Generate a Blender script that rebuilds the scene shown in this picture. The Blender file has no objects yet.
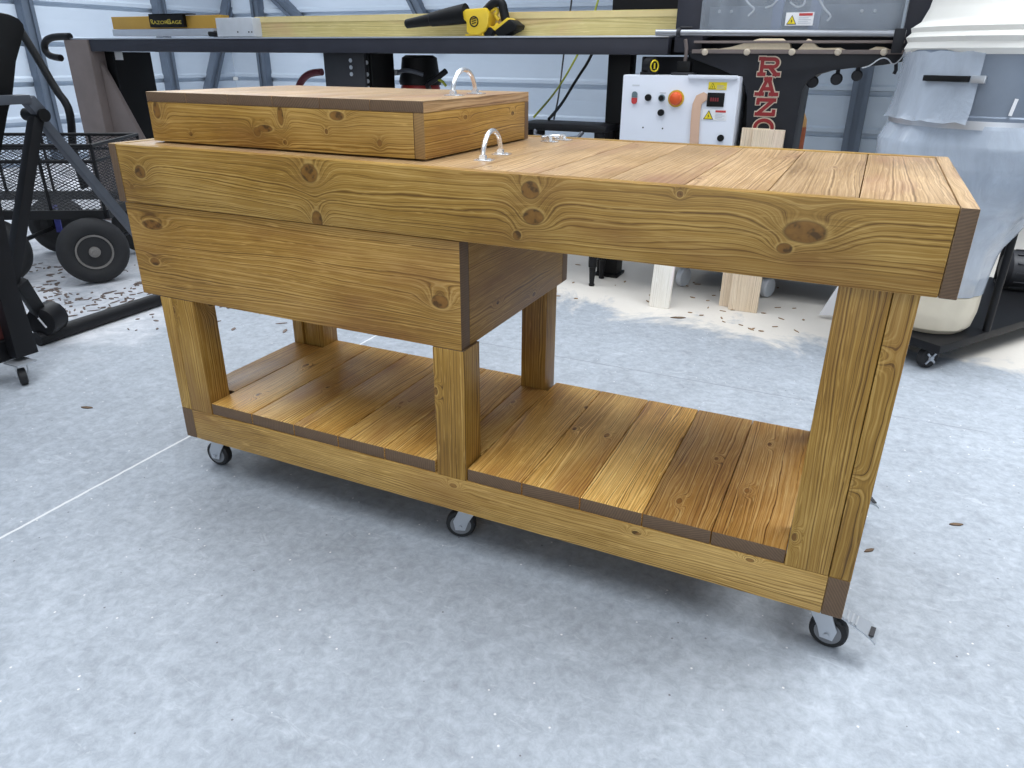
import bpy, bmesh, math, random
from mathutils import Vector, Matrix
random.seed(7)
SC = bpy.context.scene
COL = SC.collection

# ---------------------------------------------------------------- camera
F_PX = 730.25
CAM_P = Vector((1.660, -1.249, 1.0932))
PITCH, ROLL, YAW = math.radians(24.119), math.radians(-0.4287), math.radians(25.026)

def _bench(v):
    c, s = math.cos(YAW), math.sin(YAW)
    return Vector((v[0]*c - v[1]*s, v[0]*s + v[1]*c, v[2]))
_fw = _bench((0, math.cos(PITCH), -math.sin(PITCH)))
_up0 = _bench((0, math.sin(PITCH), math.cos(PITCH)))
_rt0 = _bench((1, 0, 0))
_rt = _rt0*math.cos(ROLL) - _up0*math.sin(ROLL)
_up = _rt0*math.sin(ROLL) + _up0*math.cos(ROLL)
cd = bpy.data.cameras.new('camera')
cam = bpy.data.objects.new('camera', cd)
COL.objects.link(cam)
M = Matrix((( _rt.x, _up.x, -_fw.x, CAM_P.x), (_rt.y, _up.y, -_fw.y, CAM_P.y), (_rt.z, _up.z, -_fw.z, CAM_P.z), (0, 0, 0, 1)))
cam.matrix_world = M
cd.sensor_width = 36.0
cd.lens = F_PX/1024*36
cd.clip_start = 0.02
SC.camera = cam

# survey helpers: where the sight line of a photo point meets a plane of the room
def ray(px, py):
    return _fw + _rt*((px-512)/F_PX) - _up*((py-384)/F_PX)
def fy(px, py, y):
    d = ray(px, py); return CAM_P + d*((y-CAM_P.y)/d.y)
def fx(px, py, x):
    d = ray(px, py); return CAM_P + d*((x-CAM_P.x)/d.x)
def fz(px, py, z):
    d = ray(px, py); return CAM_P + d*((z-CAM_P.z)/d.z)

# ---------------------------------------------------------------- light
SC.view_settings.view_transform = 'Standard'
SC.view_settings.look = 'None'
SC.view_settings.gamma = 1
SC.view_settings.use_curve_mapping = False
SC.view_settings.exposure = 0.18
W = bpy.data.worlds.new('world'); SC.world = W
W.use_nodes = True
W.node_tree.nodes['Background'].inputs[0].default_value = (0.80, 0.90, 1.0, 1)
W.node_tree.nodes['Background'].inputs[1].default_value = 0.42

def area(name, loc, sx, sy, power, col=(0.93, 0.97, 1.0), aim=None):
    l = bpy.data.lights.new(name, 'AREA'); l.shape = 'RECTANGLE'
    l.size, l.size_y, l.energy, l.color = sx, sy, power, col
    o = bpy.data.objects.new(name, l); COL.objects.link(o); o.location = loc
    if aim is not None:
        o.rotation_euler = (Vector(aim)-Vector(loc)).to_track_quat('-Z', 'Y').to_euler()
    return o
for (lx, ly, pw) in ((-4.4, 4.0, 115), (-0.4, 4.0, 4), (3.4, 3.4, 10), (-4.0, 0.6, 22), (-0.2, 1.5, 40), (3.4, 1.3, 98), (-3.4, -2.2, 1), (0.8, -1.2, 42), (3.8, -2.2, 6)):
    area('shop_light', (lx, ly, 3.6), 2.6, 2.2, pw).data.spread = math.radians(120 if lx > -1 else 165)
# broad cool fill added behind the camera to light bench front and floor
area('front_fill', (1.2, -6.6, 1.9), 5.0, 3.4, 90, (0.90, 0.95, 1.0), aim=(0.6, 0.0, 0.6))

# ---------------------------------------------------------------- node helpers
def mat(name):
    m = bpy.data.materials.new(name); m.use_nodes = True
    nt = m.node_tree
    return m, nt, nt.nodes['Principled BSDF']
def N(nt, typ, **kw):
    n = nt.nodes.new(typ)
    for k, v in kw.items():
        setattr(n, k, v)
    return n
def L(nt, a, b): nt.links.new(a, b)
def math_n(nt, op, a, b=None, c=None):
    n = N(nt, 'ShaderNodeMath', operation=op)
    for i, v in enumerate((a, b, c)):
        if v is None: continue
        if isinstance(v, (int, float)): n.inputs[i].default_value = v
        else: L(nt, v, n.inputs[i])
    return n.outputs[0]
def ramp(nt, fac, stops, interp='LINEAR'):
    n = N(nt, 'ShaderNodeValToRGB'); cr = n.color_ramp; cr.interpolation = interp
    while len(cr.elements) < len(stops): cr.elements.new(0.5)
    for e, (p, c) in zip(cr.elements, stops):
        e.position = p; e.color = (c[0], c[1], c[2], 1) if not isinstance(c, (int, float)) else (c, c, c, 1)
    L(nt, fac, n.inputs[0]); return n.outputs[0]
def mix(nt, fac, a, b, typ='MIX'):
    n = N(nt, 'ShaderNodeMix', data_type='RGBA', blend_type=typ)
    for i, v in ((0, fac), (6, a), (7, b)):
        if isinstance(v, (int, float)): n.inputs[i].default_value = v
        elif isinstance(v, tuple): n.inputs[i].default_value = (*v, 1)
        else: L(nt, v, n.inputs[i])
    return n.outputs[2]
def noise(nt, vec, scale, detail=2.0, rough=0.5, dist=0.0):
    n = N(nt, 'ShaderNodeTexNoise'); n.inputs['Scale'].default_value = scale
    n.inputs['Detail'].default_value = detail; n.inputs['Roughness'].default_value = rough
    n.inputs['Distortion'].default_value = dist
    if vec is not None: L(nt, vec, n.inputs['Vector'])
    return n.outputs['Fac']
def vmul(nt, vec, s):
    n = N(nt, 'ShaderNodeVectorMath', operation='MULTIPLY'); L(nt, vec, n.inputs[0]); n.inputs[1].default_value = s
    return n.outputs[0]
def bump(nt, h, strength, dist=0.002):
    n = N(nt, 'ShaderNodeBump'); n.inputs['Strength'].default_value = strength; n.inputs['Distance'].default_value = dist
    L(nt, h, n.inputs['Height']); return n.outputs[0]

def lin(r, g, b):
    f = lambda c: ((c/255+0.055)/1.055)**2.4 if c/255 > 0.04045 else c/255/12.92
    return (f(r), f(g), f(b))

def plain(name, col, rough=0.5, metal=0.0, var=0.12, vscale=14.0, bumps=0.0, spec=0.5):
    """painted / moulded surface with slight grime variation"""
    m, nt, p = mat(name)
    tc = N(nt, 'ShaderNodeTexCoord')
    f = noise(nt, tc.outputs['Object'], vscale, 4.0, 0.6)
    c = mix(nt, f, tuple(min(1, x*(1-var)) for x in col), tuple(min(1, x*(1+var)) for x in col))
    L(nt, c, p.inputs['Base Color'])
    p.inputs['Roughness'].default_value = rough; p.inputs['Metallic'].default_value = metal
    p.inputs['Specular IOR Level'].default_value = spec
    if bumps: L(nt, bump(nt, f, bumps), p.inputs['Normal'])
    return m

def wood(name, dark, mid, light, knots=(), freq=100.0, autok=True, rough=0.42, fib=0.35, tintamp=1.0):
    """stained softwood; 'grain' attribute = (along, across, depth) in metres, knots = (along, across, r_along, r_across)"""
    m, nt, p = mat(name)
    at = N(nt, 'ShaderNodeAttribute', attribute_name='grain')
    ti = N(nt, 'ShaderNodeAttribute', attribute_name='tint')
    g = at.outputs['Vector']
    sp = N(nt, 'ShaderNodeSeparateXYZ'); L(nt, g, sp.inputs[0])
    Lx, A, B = sp.outputs
    n1 = noise(nt, vmul(nt, g, (0.9, 7.0, 7.0)), 1.0, 2.0, 0.45)
    n2 = noise(nt, vmul(nt, g, (9.0, 40.0, 40.0)), 1.0, 2.0, 0.5)
    field = math_n(nt, 'ADD', math_n(nt, 'MULTIPLY', A, 1.0), math_n(nt, 'MULTIPLY', B, 0.7))
    field = math_n(nt, 'ADD', field, math_n(nt, 'MULTIPLY', n1, 0.095))
    field = math_n(nt, 'ADD', field, math_n(nt, 'MULTIPLY', n2, 0.008))
    core = None
    def gauss(du, dv):
        s = math_n(nt, 'ADD', math_n(nt, 'MULTIPLY', du, du), math_n(nt, 'MULTIPLY', dv, dv))
        return s
    def addcore(c):
        nonlocal core
        core = c if core is None else math_n(nt, 'MAXIMUM', core, c)
    halo = None
    for (ku, kv, ru, rv) in knots:
        du = math_n(nt, 'DIVIDE', math_n(nt, 'SUBTRACT', Lx, ku), ru)
        dv = math_n(nt, 'DIVIDE', math_n(nt, 'SUBTRACT', A, kv), rv)
        s = gauss(du, dv)
        s = math_n(nt, 'ADD', s, math_n(nt, 'MULTIPLY', math_n(nt, 'SUBTRACT', n2, 0.5), 0.7))
        e = math_n(nt, 'EXPONENT', math_n(nt, 'MULTIPLY', s, -0.30))
        field = math_n(nt, 'ADD', field, math_n(nt, 'MULTIPLY', e, rv*2.3))
        addcore(math_n(nt, 'SUBTRACT', 1.15, s))
        h = math_n(nt, 'EXPONENT', math_n(nt, 'MULTIPLY', s, -0.12))
        halo = h if halo is None else math_n(nt, 'MAXIMUM', halo, h)
    if autok:
        v = N(nt, 'ShaderNodeTexVoronoi', voronoi_dimensions='2D', feature='F1')
        cv = N(nt, 'ShaderNodeCombineXYZ')
        L(nt, math_n(nt, 'MULTIPLY', Lx, 4.2), cv.inputs[0])
        L(nt, math_n(nt, 'MULTIPLY', math_n(nt, 'ADD', A, math_n(nt, 'MULTIPLY', B, 0.4)), 8.0), cv.inputs[1])
        L(nt, cv.outputs[0], v.inputs['Vector']); v.inputs['Scale'].default_value = 1.0
        sc = N(nt, 'ShaderNodeSeparateColor'); L(nt, v.outputs['Color'], sc.inputs[0])
        on = math_n(nt, 'GREATER_THAN', sc.outputs[0], 0.5)
        v.inputs['Randomness'].default_value = 0.55
        d = v.outputs['Distance']
        siz = math_n(nt, 'ADD', math_n(nt, 'MULTIPLY', sc.outputs[1], 420.0), 160.0)
        s = math_n(nt, 'MULTIPLY', math_n(nt, 'MULTIPLY', d, d), siz)
        s = math_n(nt, 'ADD', s, math_n(nt, 'MULTIPLY', math_n(nt, 'SUBTRACT', n2, 0.5), 0.6))
        win = math_n(nt, 'SUBTRACT', 1.0, math_n(nt, 'MULTIPLY', math_n(nt, 'MULTIPLY', d, d), 21.0)); win.node.use_clamp = True
        win = math_n(nt, 'MULTIPLY', win, win)
        e = math_n(nt, 'MULTIPLY', math_n(nt, 'MULTIPLY', math_n(nt, 'EXPONENT', math_n(nt, 'MULTIPLY', s, -0.20)), on), win)
        field = math_n(nt, 'ADD', field, math_n(nt, 'MULTIPLY', e, 0.036))
        addcore(math_n(nt, 'SUBTRACT', math_n(nt, 'MULTIPLY', math_n(nt, 'MULTIPLY', math_n(nt, 'SUBTRACT', 3.0, s), on), win), 2.0))
    ring = N(nt, 'ShaderNodeTexNoise', noise_dimensions='1D')
    L(nt, math_n(nt, 'MULTIPLY', field, freq*1.45), ring.inputs['W'])
    ring.inputs['Scale'].default_value = 2.0; ring.inputs['Detail'].default_value = 3.0; ring.inputs['Roughness'].default_value = 0.65
    fibre = noise(nt, vmul(nt, g, (6.0, 260.0, 260.0)), 1.0, 3.0, 0.7)
    blot = noise(nt, vmul(nt, g, (3.2, 7.0, 7.0)), 1.0, 4.0, 0.6)
    fac = math_n(nt, 'ADD', math_n(nt, 'MULTIPLY', ring.outputs['Fac'], 0.85),
                 math_n(nt, 'ADD', math_n(nt, 'MULTIPLY', fibre, fib), math_n(nt, 'MULTIPLY', blot, 0.55)))
    fac = math_n(nt, 'ADD', fac, -0.38 - (fib-0.35)*0.5)
    c = ramp(nt, fac, ((0.24, dark), (0.47, mid), (0.72, light)))
    # thin late-wood lines and short pale flecks left by the brush
    late = ramp(nt, ring.outputs['Fac'], ((0.30, 1.0), (0.40, 0.0)))
    c = mix(nt, math_n(nt, 'MULTIPLY', late, 0.60), c, tuple(x*0.66 for x in dark))
    dk = noise(nt, vmul(nt, g, (5.0, 330.0, 330.0)), 1.0, 2.0, 0.6)
    c = mix(nt, math_n(nt, 'MULTIPLY', ramp(nt, dk, ((0.56, 0.0), (0.70, 1.0))), 0.40), c, tuple(x*0.7 for x in dark))
    fl = noise(nt, vmul(nt, g, (14.0, 170.0, 170.0)), 1.0, 2.0, 0.6)
    c = mix(nt, math_n(nt, 'MULTIPLY', ramp(nt, fl, ((0.62, 0.0), (0.72, 1.0))), 0.45), c, tuple(min(1, x*1.25) for x in light))
    # the stain sits unevenly: broad reddish patches
    pt = noise(nt, vmul(nt, g, (2.0, 6.0, 6.0)), 1.0, 3.0, 0.6)
    c = mix(nt, math_n(nt, 'MULTIPLY', ramp(nt, pt, ((0.52, 0.0), (0.70, 1.0))), 0.55*tintamp), c, (dark[0]*1.3, dark[1]*1.05, dark[2]*1.7))
    if halo is not None:
        c = mix(nt, math_n(nt, 'MULTIPLY', halo, 0.30), c, tuple(x*0.75 for x in dark))
    if core is not None:
        kc = ramp(nt, noise(nt, vmul(nt, g, (60.0, 60.0, 60.0)), 1.0, 2.0, 0.5), ((0.36, tuple(x*0.55 for x in dark)), (0.48, (mid[0]*0.56, mid[1]*0.47, mid[2]*0.42)), (0.70, (mid[0]*0.72, mid[1]*0.62, mid[2]*0.60))))
        rim_ = math_n(nt, 'MULTIPLY', math_n(nt, 'ADD', core, 0.75), 1.6); rim_.node.use_clamp = True
        c = mix(nt, math_n(nt, 'MULTIPLY', math_n(nt, 'MULTIPLY', rim_, ramp(nt, n2, ((0.40, 0.15), (0.60, 1.0)))), 0.55), c, light)
        k2 = math_n(nt, 'MULTIPLY', core, 2.5); k2.node.use_clamp = True
        c = mix(nt, math_n(nt, 'MULTIPLY', k2, 0.85), c, tuple(x*0.45 for x in dark))
        k3 = math_n(nt, 'MULTIPLY', math_n(nt, 'SUBTRACT', core, 0.22), 4.0); k3.node.use_clamp = True
        c = mix(nt, k3, c, kc)
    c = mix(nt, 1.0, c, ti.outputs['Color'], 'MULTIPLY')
    L(nt, c, p.inputs['Base Color'])
    r = math_n(nt, 'ADD', math_n(nt, 'MULTIPLY', blot, 0.22), rough-0.11)
    L(nt, r, p.inputs['Roughness'])
    p.inputs['Specular IOR Level'].default_value = 0.38
    hgt = math_n(nt, 'ADD', math_n(nt, 'MULTIPLY', ring.outputs['Fac'], 0.6), math_n(nt, 'MULTIPLY', fibre, 0.4))
    L(nt, bump(nt, hgt, 0.25, 0.0012), p.inputs['Normal'])
    return m

# ---------------------------------------------------------------- palette
WD, WM, WL = lin(104, 72, 22), lin(155, 118, 48), lin(193, 158, 90)
M_rim = wood('stained_pine_rim', WD, WM, WL, knots=((.093, .837, .018, .016), (.604, .868, .022, .020), (.612, .772, .014, .02), (1.111, .872, .018, .016), (1.118, .824, .021, .015),
             (1.085, .786, .009, .009), (1.590, .842, .033, .019), (1.563, .813, .013, .009), (1.385, .885, .006, .006), (.055, .80, .006, .006)), autok=False)
M_box = wood('stained_pine_box', WD, WM, WL, knots=((.905, .625, .022, .015), (.085, .708, .035, .012), (.07, .613, .018, .01)), autok=False, freq=90)
M_lid = wood('stained_pine_lid', WD, WM, WL, knots=((.406, .936, .010, .010), (.43, .944, .022, .008), (.483, .917, .006, .006), (.60, .945, .005, .006), (.478, .972, .008, .02), (.63, .978, .02, .01), (.20, .922, .005, .005), (.10, .972, .012, .02), (.735, .928, .006, .007)), autok=False, freq=110)
M_wood = wood('stained_pine', WD, WM, WL)
M_deck = wood('stained_deck_board', lin(122, 80, 32), lin(200, 152, 78), lin(240, 206, 138), rough=0.40, freq=110)
M_top = wood('stained_top_board', lin(124, 96, 62), lin(163, 132, 94), lin(198, 168, 130), rough=0.38, freq=80)
M_rail = wood('knotty_base_rail', WD, lin(164, 128, 64), lin(204, 170, 104), freq=120)
M_raw = wood('raw_pine', lin(205, 180, 150), lin(226, 205, 178), lin(238, 222, 200), rough=0.6, fib=0.2, tintamp=0.3)
M_white_board = wood('white_primed_board', lin(222, 214, 200), lin(236, 231, 222), lin(244, 240, 234), rough=0.55, fib=0.1, autok=False)
def endgrain(name, a, b):
    m, nt, p = mat(name)
    at = N(nt, 'ShaderNodeAttribute', attribute_name='grain')
    w = N(nt, 'ShaderNodeTexWave', wave_type='RINGS', rings_direction='X'); w.inputs['Scale'].default_value = 60; w.inputs['Distortion'].default_value = 2.5
    L(nt, at.outputs['Vector'], w.inputs['Vector'])
    f = noise(nt, vmul(nt, at.outputs['Vector'], (1, 90, 90)), 1.0, 3.0)
    c = mix(nt, math_n(nt, 'ADD', math_n(nt, 'MULTIPLY', w.outputs['Fac'], 0.5), math_n(nt, 'MULTIPLY', f, 0.5)), a, b)
    L(nt, c, p.inputs['Base Color']); p.inputs['Roughness'].default_value = 0.6
    return m
M_end = endgrain('stained_end_grain', lin(84, 64, 46), lin(112, 88, 64))
M_endlight = endgrain('pale_stained_end_grain', lin(128, 96, 54), lin(154, 120, 70))
M_rawend = endgrain('raw_end_grain', lin(196, 170, 138), lin(224, 202, 172))
M_zinc = plain('zinc_plated_steel', lin(186, 190, 196), 0.32, 0.6, 0.08)
M_chrome = plain('polished_chrome', lin(232, 233, 235), 0.22, 0.75, 0.03)
M_rubber = plain('black_rubber', lin(22, 22, 24), 0.6)
M_tire = plain('worn_tire_rubber', lin(36, 36, 38), 0.75, 0, 0.3, 30, 0.3)
M_hub = plain('grey_hub', lin(120, 122, 126), 0.5, 0.3)
M_wheelrim = plain('grimy_steel_rim', lin(132, 128, 124), 0.55, 0.4, 0.3)
M_black = plain('black_powder_coat', lin(17, 17, 20), 0.5, 0, 0.3, spec=.3)
M_black2 = plain('satin_black_plastic', lin(9, 9, 11), 0.55, 0, 0.2, spec=.3)
M_beam = plain('charcoal_painted_steel', lin(50, 51, 60), 0.5, 0.05, 0.25, 9, spec=.35)
M_cast = plain('black_cast_iron', lin(33, 34, 40), 0.5, 0.05, 0.3, spec=.35)
M_headp = plain('blue_grey_machine_panel', lin(86, 96, 112), 0.45, 0.2, 0.15)
M_tan = plain('dusty_taupe_steel', lin(128, 116, 112), 0.65, 0, 0.22, 7)
M_grey = plain('grey_steel', lin(84, 88, 96), 0.45, 0.3, 0.3)
M_dgrey = plain('dark_grey_steel', lin(48, 48, 52), 0.5, 0.1, 0.25)
M_paper = plain('white_paper', lin(225, 226, 228), 0.8, 0, 0.05)
M_alu = plain('brushed_aluminium', lin(205, 208, 214), 0.35, 0.7, 0.08)
M_gold = plain('gold_anodised_aluminium', lin(205, 160, 72), 0.38, 0.35, 0.12, 5)
M_fence = wood('pale_yellow_fence_board', lin(184, 164, 100), lin(206, 188, 124), lin(220, 204, 146), autok=False, rough=0.45, fib=0.15, freq=40)
M_yellow = plain('yellow_tool_plastic', lin(232, 196, 52), 0.4, 0, 0.1)
M_ylabel = plain('yellow_label', lin(236, 212, 40), 0.5, 0, 0.03)
M_white = plain('white_panel_paint', lin(222, 226, 236), 0.42, 0, 0.04, 5)
M_wlabel = plain('white_label', lin(235, 235, 238), 0.5, 0, 0.02)
M_red = plain('letter_red', lin(140, 28, 32), 0.5, 0, 0.08)
M_cream = plain('letter_outline_cream', lin(214, 200, 180), 0.5, 0, 0.05)
M_estop = plain('emergency_stop_orange', lin(214, 84, 30), 0.4, 0, 0.06)
M_rbutton = plain('red_button', lin(190, 60, 60), 0.4)
M_tealbutton = plain('grey_green_button', lin(98, 116, 122), 0.4)
M_orange = plain('orange_enamel', lin(138, 66, 24), 0.5, 0, 0.2)
M_gdome = plain('ochre_dome', lin(172, 130, 74), 0.5, 0, 0.15)
M_tanstrip = plain('tan_strip', lin(206, 170, 146), 0.6, 0, 0.08)
M_cloth = plain('cream_filter_cloth', lin(232, 230, 224), 0.85, 0, 0.04, 20)
M_dust = plain('pale_sawdust', lin(226, 208, 180), 0.95, 0, 0.12, 90, 0.6)
M_maroon = plain('maroon_hose', lin(92, 30, 42), 0.5)
M_redtub = plain('red_vacuum_tub', lin(150, 36, 30), 0.4)
M_blue = plain('blue_strap', lin(66, 70, 150), 0.6)
M_cordg = plain('yellow_green_cable', lin(168, 176, 60), 0.5)
M_lgrey = plain('pale_grey_plastic', lin(196, 200, 206), 0.45)
M_drum = plain('grey_drum_steel', lin(120, 130, 144), 0.4, 0.3, 0.1)
M_siding = None
def wall_mat():
    m, nt, p = mat('white_steel_siding')
    tc = N(nt, 'ShaderNodeTexCoord')
    f = noise(nt, vmul(nt, tc.outputs['Object'], (1.0, 1.0, 3.0)), 1.4, 4.0, 0.6)
    L(nt, mix(nt, f, lin(190, 202, 216), lin(212, 222, 234)), p.inputs['Base Color'])
    p.inputs['Roughness'].default_value = 0.42; p.inputs['Metallic'].default_value = 0.1
    L(nt, bump(nt, f, 0.2, 0.01), p.inputs['Normal'])
    return m
M_siding = wall_mat()
M_post = plain('galvanised_stud', lin(104, 114, 128), 0.42, 0.4, 0.12, 6)
def plastic_mat(name, col, alpha, rough):
    m, nt, p = mat(name)
    tc = N(nt, 'ShaderNodeTexCoord')
    f = noise(nt, vmul(nt, tc.outputs['Object'], (3, 3, 1.2)), 2.2, 5.0, 0.6, 1.2)
    L(nt, mix(nt, f, tuple(x*0.8 for x in col), tuple(min(1, x*1.15) for x in col)), p.inputs['Base Color'])
    p.inputs['Roughness'].default_value = rough
    L(nt, bump(nt, f, 0.35, 0.03), p.inputs['Normal'])
    a = math_n(nt, 'ADD', math_n(nt, 'MULTIPLY', f, 0.25), alpha-0.12); L(nt, a, p.inputs['Alpha'])
    return m
M_bag = plastic_mat('cloudy_plastic_film', lin(206, 216, 230), 0.60, 0.18)
M_acryl = plastic_mat('clear_acrylic_guard', lin(200, 210, 222), 0.22, 0.08)
def mesh_mat():
    """expanded steel mesh: diamond holes cut by alpha"""
    m, nt, p = mat('expanded_steel_mesh')
    at = N(nt, 'ShaderNodeAttribute', attribute_name='grain')
    sp = N(nt, 'ShaderNodeSeparateXYZ'); L(nt, at.outputs['Vector'], sp.inputs[0])
    u = math_n(nt, 'MULTIPLY', sp.outputs[0], 30.0); v = math_n(nt, 'MULTIPLY', sp.outputs[1], 62.0)
    a = math_n(nt, 'ABSOLUTE', math_n(nt, 'SUBTRACT', math_n(nt, 'FRACT', math_n(nt, 'ADD', u, v)), 0.5))
    b = math_n(nt, 'ABSOLUTE', math_n(nt, 'SUBTRACT', math_n(nt, 'FRACT', math_n(nt, 'SUBTRACT', u, v)), 0.5))
    k = math_n(nt, 'GREATER_THAN', math_n(nt, 'MAXIMUM', a, b), 0.385)
    L(nt, k, p.inputs['Alpha']); p.inputs['Base Color'].default_value = (*lin(38, 38, 42), 1); p.inputs['Roughness'].default_value = 0.6
    return m
M_mesh = mesh_mat()
def floor_mat():
    m, nt, p = mat('worn_concrete')
    tc = N(nt, 'ShaderNodeTexCoord'); o = tc.outputs['Object']
    sp = N(nt, 'ShaderNodeSeparateXYZ'); L(nt, o, sp.inputs[0]); X, Y = sp.outputs[0], sp.outputs[1]
    big = noise(nt, o, 0.9, 5.0, 0.6, 0.4)
    med = noise(nt, o, 11.0, 8.0, 0.72, 0.5)
    fine = noise(nt, o, 38.0, 5.0, 0.75, 0.4)
    f = math_n(nt, 'ADD', math_n(nt, 'MULTIPLY', big, 0.30), math_n(nt, 'ADD', math_n(nt, 'MULTIPLY', med, 0.32), math_n(nt, 'MULTIPLY', fine, 0.53)))
    c = ramp(nt, f, ((0.38, lin(132, 137, 143)), (0.58, lin(160, 166, 174)), (0.80, lin(190, 196, 204))))
    # pale scuffs
    sc = noise(nt, vmul(nt, o, (9.0, 22.0, 1)), 1.0, 5.0, 0.7, 1.5)
    sk = ramp(nt, sc, ((0.60, 0.0), (0.70, 1.0)))
    c = mix(nt, math_n(nt, 'MULTIPLY', sk, 0.3), c, lin(214, 218, 224))
    # specks
    v = N(nt, 'ShaderNodeTexVoronoi'); L(nt, o, v.inputs['Vector']); v.inputs['Scale'].default_value = 30.0
    scv = N(nt, 'ShaderNodeSeparateColor'); L(nt, v.outputs['Color'], scv.inputs[0])
    spk = math_n(nt, 'MULTIPLY', math_n(nt, 'LESS_THAN', v.outputs['Distance'], 0.075), math_n(nt, 'GREATER_THAN', scv.outputs[0], 0.62))
    c = mix(nt, math_n(nt, 'MULTIPLY', spk, 0.8), c, lin(226, 224, 222))
    spk2 = math_n(nt, 'MULTIPLY', math_n(nt, 'LESS_THAN', v.outputs['Distance'], 0.07), math_n(nt, 'LESS_THAN', scv.outputs[0], 0.22))
    c = mix(nt, math_n(nt, 'MULTIPLY', spk2, 0.7), c, lin(86, 80, 78))
    # sawdust settled round the machines
    ed = math_n(nt, 'MULTIPLY', math_n(nt, 'SUBTRACT', noise(nt, o, 2.4, 6.0, 0.7, 0.6), 0.5), 1.5)
    dR = math_n(nt, 'MULTIPLY', math_n(nt, 'ADD', math_n(nt, 'SUBTRACT', Y, 1.86), ed), 5.0); dR.node.use_clamp = True
    dR = math_n(nt, 'MULTIPLY', dR, ramp(nt, math_n(nt, 'MULTIPLY', math_n(nt, 'ADD', X, 2.0), 0.4), ((0.3, 0.25), (0.8, 1.0))))
    c = mix(nt, math_n(nt, 'MULTIPLY', dR, 0.85), c, lin(226, 218, 207))
    dl = math_n(nt, 'SUBTRACT', math_n(nt, 'MULTIPLY', X, -1.0), 0.95)
    dl = math_n(nt, 'MULTIPLY', math_n(nt, 'ADD', dl, math_n(nt, 'MULTIPLY', ed, 0.6)), 4.0); dl.node.use_clamp = True
    dy = math_n(nt, 'MULTIPLY', math_n(nt, 'SUBTRACT', Y, 0.35), 4.0); dy.node.use_clamp = True
    c = mix(nt, math_n(nt, 'MULTIPLY', math_n(nt, 'MULTIPLY', math_n(nt, 'MULTIPLY', dl, dy), ramp(nt, noise(nt, o, 7.0, 5.0, 0.7, 0.8), ((0.36, 0.25), (0.58, 1.0)))), 0.75), c, lin(224, 224, 228))
    # dust packed in the sawn control joints
    wob = math_n(nt, 'MULTIPLY', math_n(nt, 'SUBTRACT', noise(nt, o, 30.0, 2.0), 0.5), 0.006)
    j1 = math_n(nt, 'LESS_THAN', math_n(nt, 'ABSOLUTE', math_n(nt, 'ADD', math_n(nt, 'ADD', X, 0.112), wob)), 0.0042)
    j1 = math_n(nt, 'MULTIPLY', j1, math_n(nt, 'LESS_THAN', Y, 1.3))
    c = mix(nt, math_n(nt, 'MULTIPLY', j1, 0.8), c, lin(226, 226, 226))
    j2 = math_n(nt, 'LESS_THAN', math_n(nt, 'ABSOLUTE', math_n(nt, 'ADD', math_n(nt, 'SUBTRACT', Y, 1.29), wob)), 0.003)
    j2 = math_n(nt, 'MULTIPLY', j2, math_n(nt, 'GREATER_THAN', noise(nt, o, 7.0, 2.0), 0.45))
    c = mix(nt, math_n(nt, 'MULTIPLY', j2, 0.6), c, lin(120, 122, 126))
    L(nt, c, p.inputs['Base Color'])
    r = math_n(nt, 'ADD', math_n(nt, 'MULTIPLY', med, 0.25), 0.5); L(nt, r, p.inputs['Roughness']); p.inputs['Specular IOR Level'].default_value = 0.35
    L(nt, bump(nt, math_n(nt, 'ADD', fine, med), 0.10, 0.002), p.inputs['Normal'])
    return m
M_floor = floor_mat()

# ---------------------------------------------------------------- geometry helpers (all in room coordinates, metres)
def nb(): return bmesh.new()
def box(bm, a, b):
    x0, x1 = sorted((a[0], b[0])); y0, y1 = sorted((a[1], b[1])); z0, z1 = sorted((a[2], b[2]))
    v = [bm.verts.new((x, y, z)) for z in (z0, z1) for (x, y) in ((x0, y0), (x1, y0), (x1, y1), (x0, y1))]
    for f in ((3, 2, 1, 0), (4, 5, 6, 7), (0, 1, 5, 4), (1, 2, 6, 5), (2, 3, 7, 6), (3, 0, 4, 7)):
        bm.faces.new([v[i] for i in f])
    return v
def frame_of(d):
    d = d.normalized(); a = Vector((0, 0, 1)) if abs(d.z) < 0.9 else Vector((1, 0, 0))
    u = d.cross(a).normalized(); return u, d.cross(u).normalized()
def cyl(bm, p0, p1, r0, r1=None, seg=20, caps=True):
    p0, p1 = Vector(p0), Vector(p1); r1 = r0 if r1 is None else r1
    u, w = frame_of(p1-p0)
    A, B = [], []
    for i in range(seg):
        t = 2*math.pi*i/seg; d = u*math.cos(t) + w*math.sin(t)
        A.append(bm.verts.new(p0+d*r0)); B.append(bm.verts.new(p1+d*r1))
    for i in range(seg):
        j = (i+1) % seg; bm.faces.new((A[i], B[i], B[j], A[j]))
    if caps: bm.faces.new(A); bm.faces.new(B[::-1])
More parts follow.
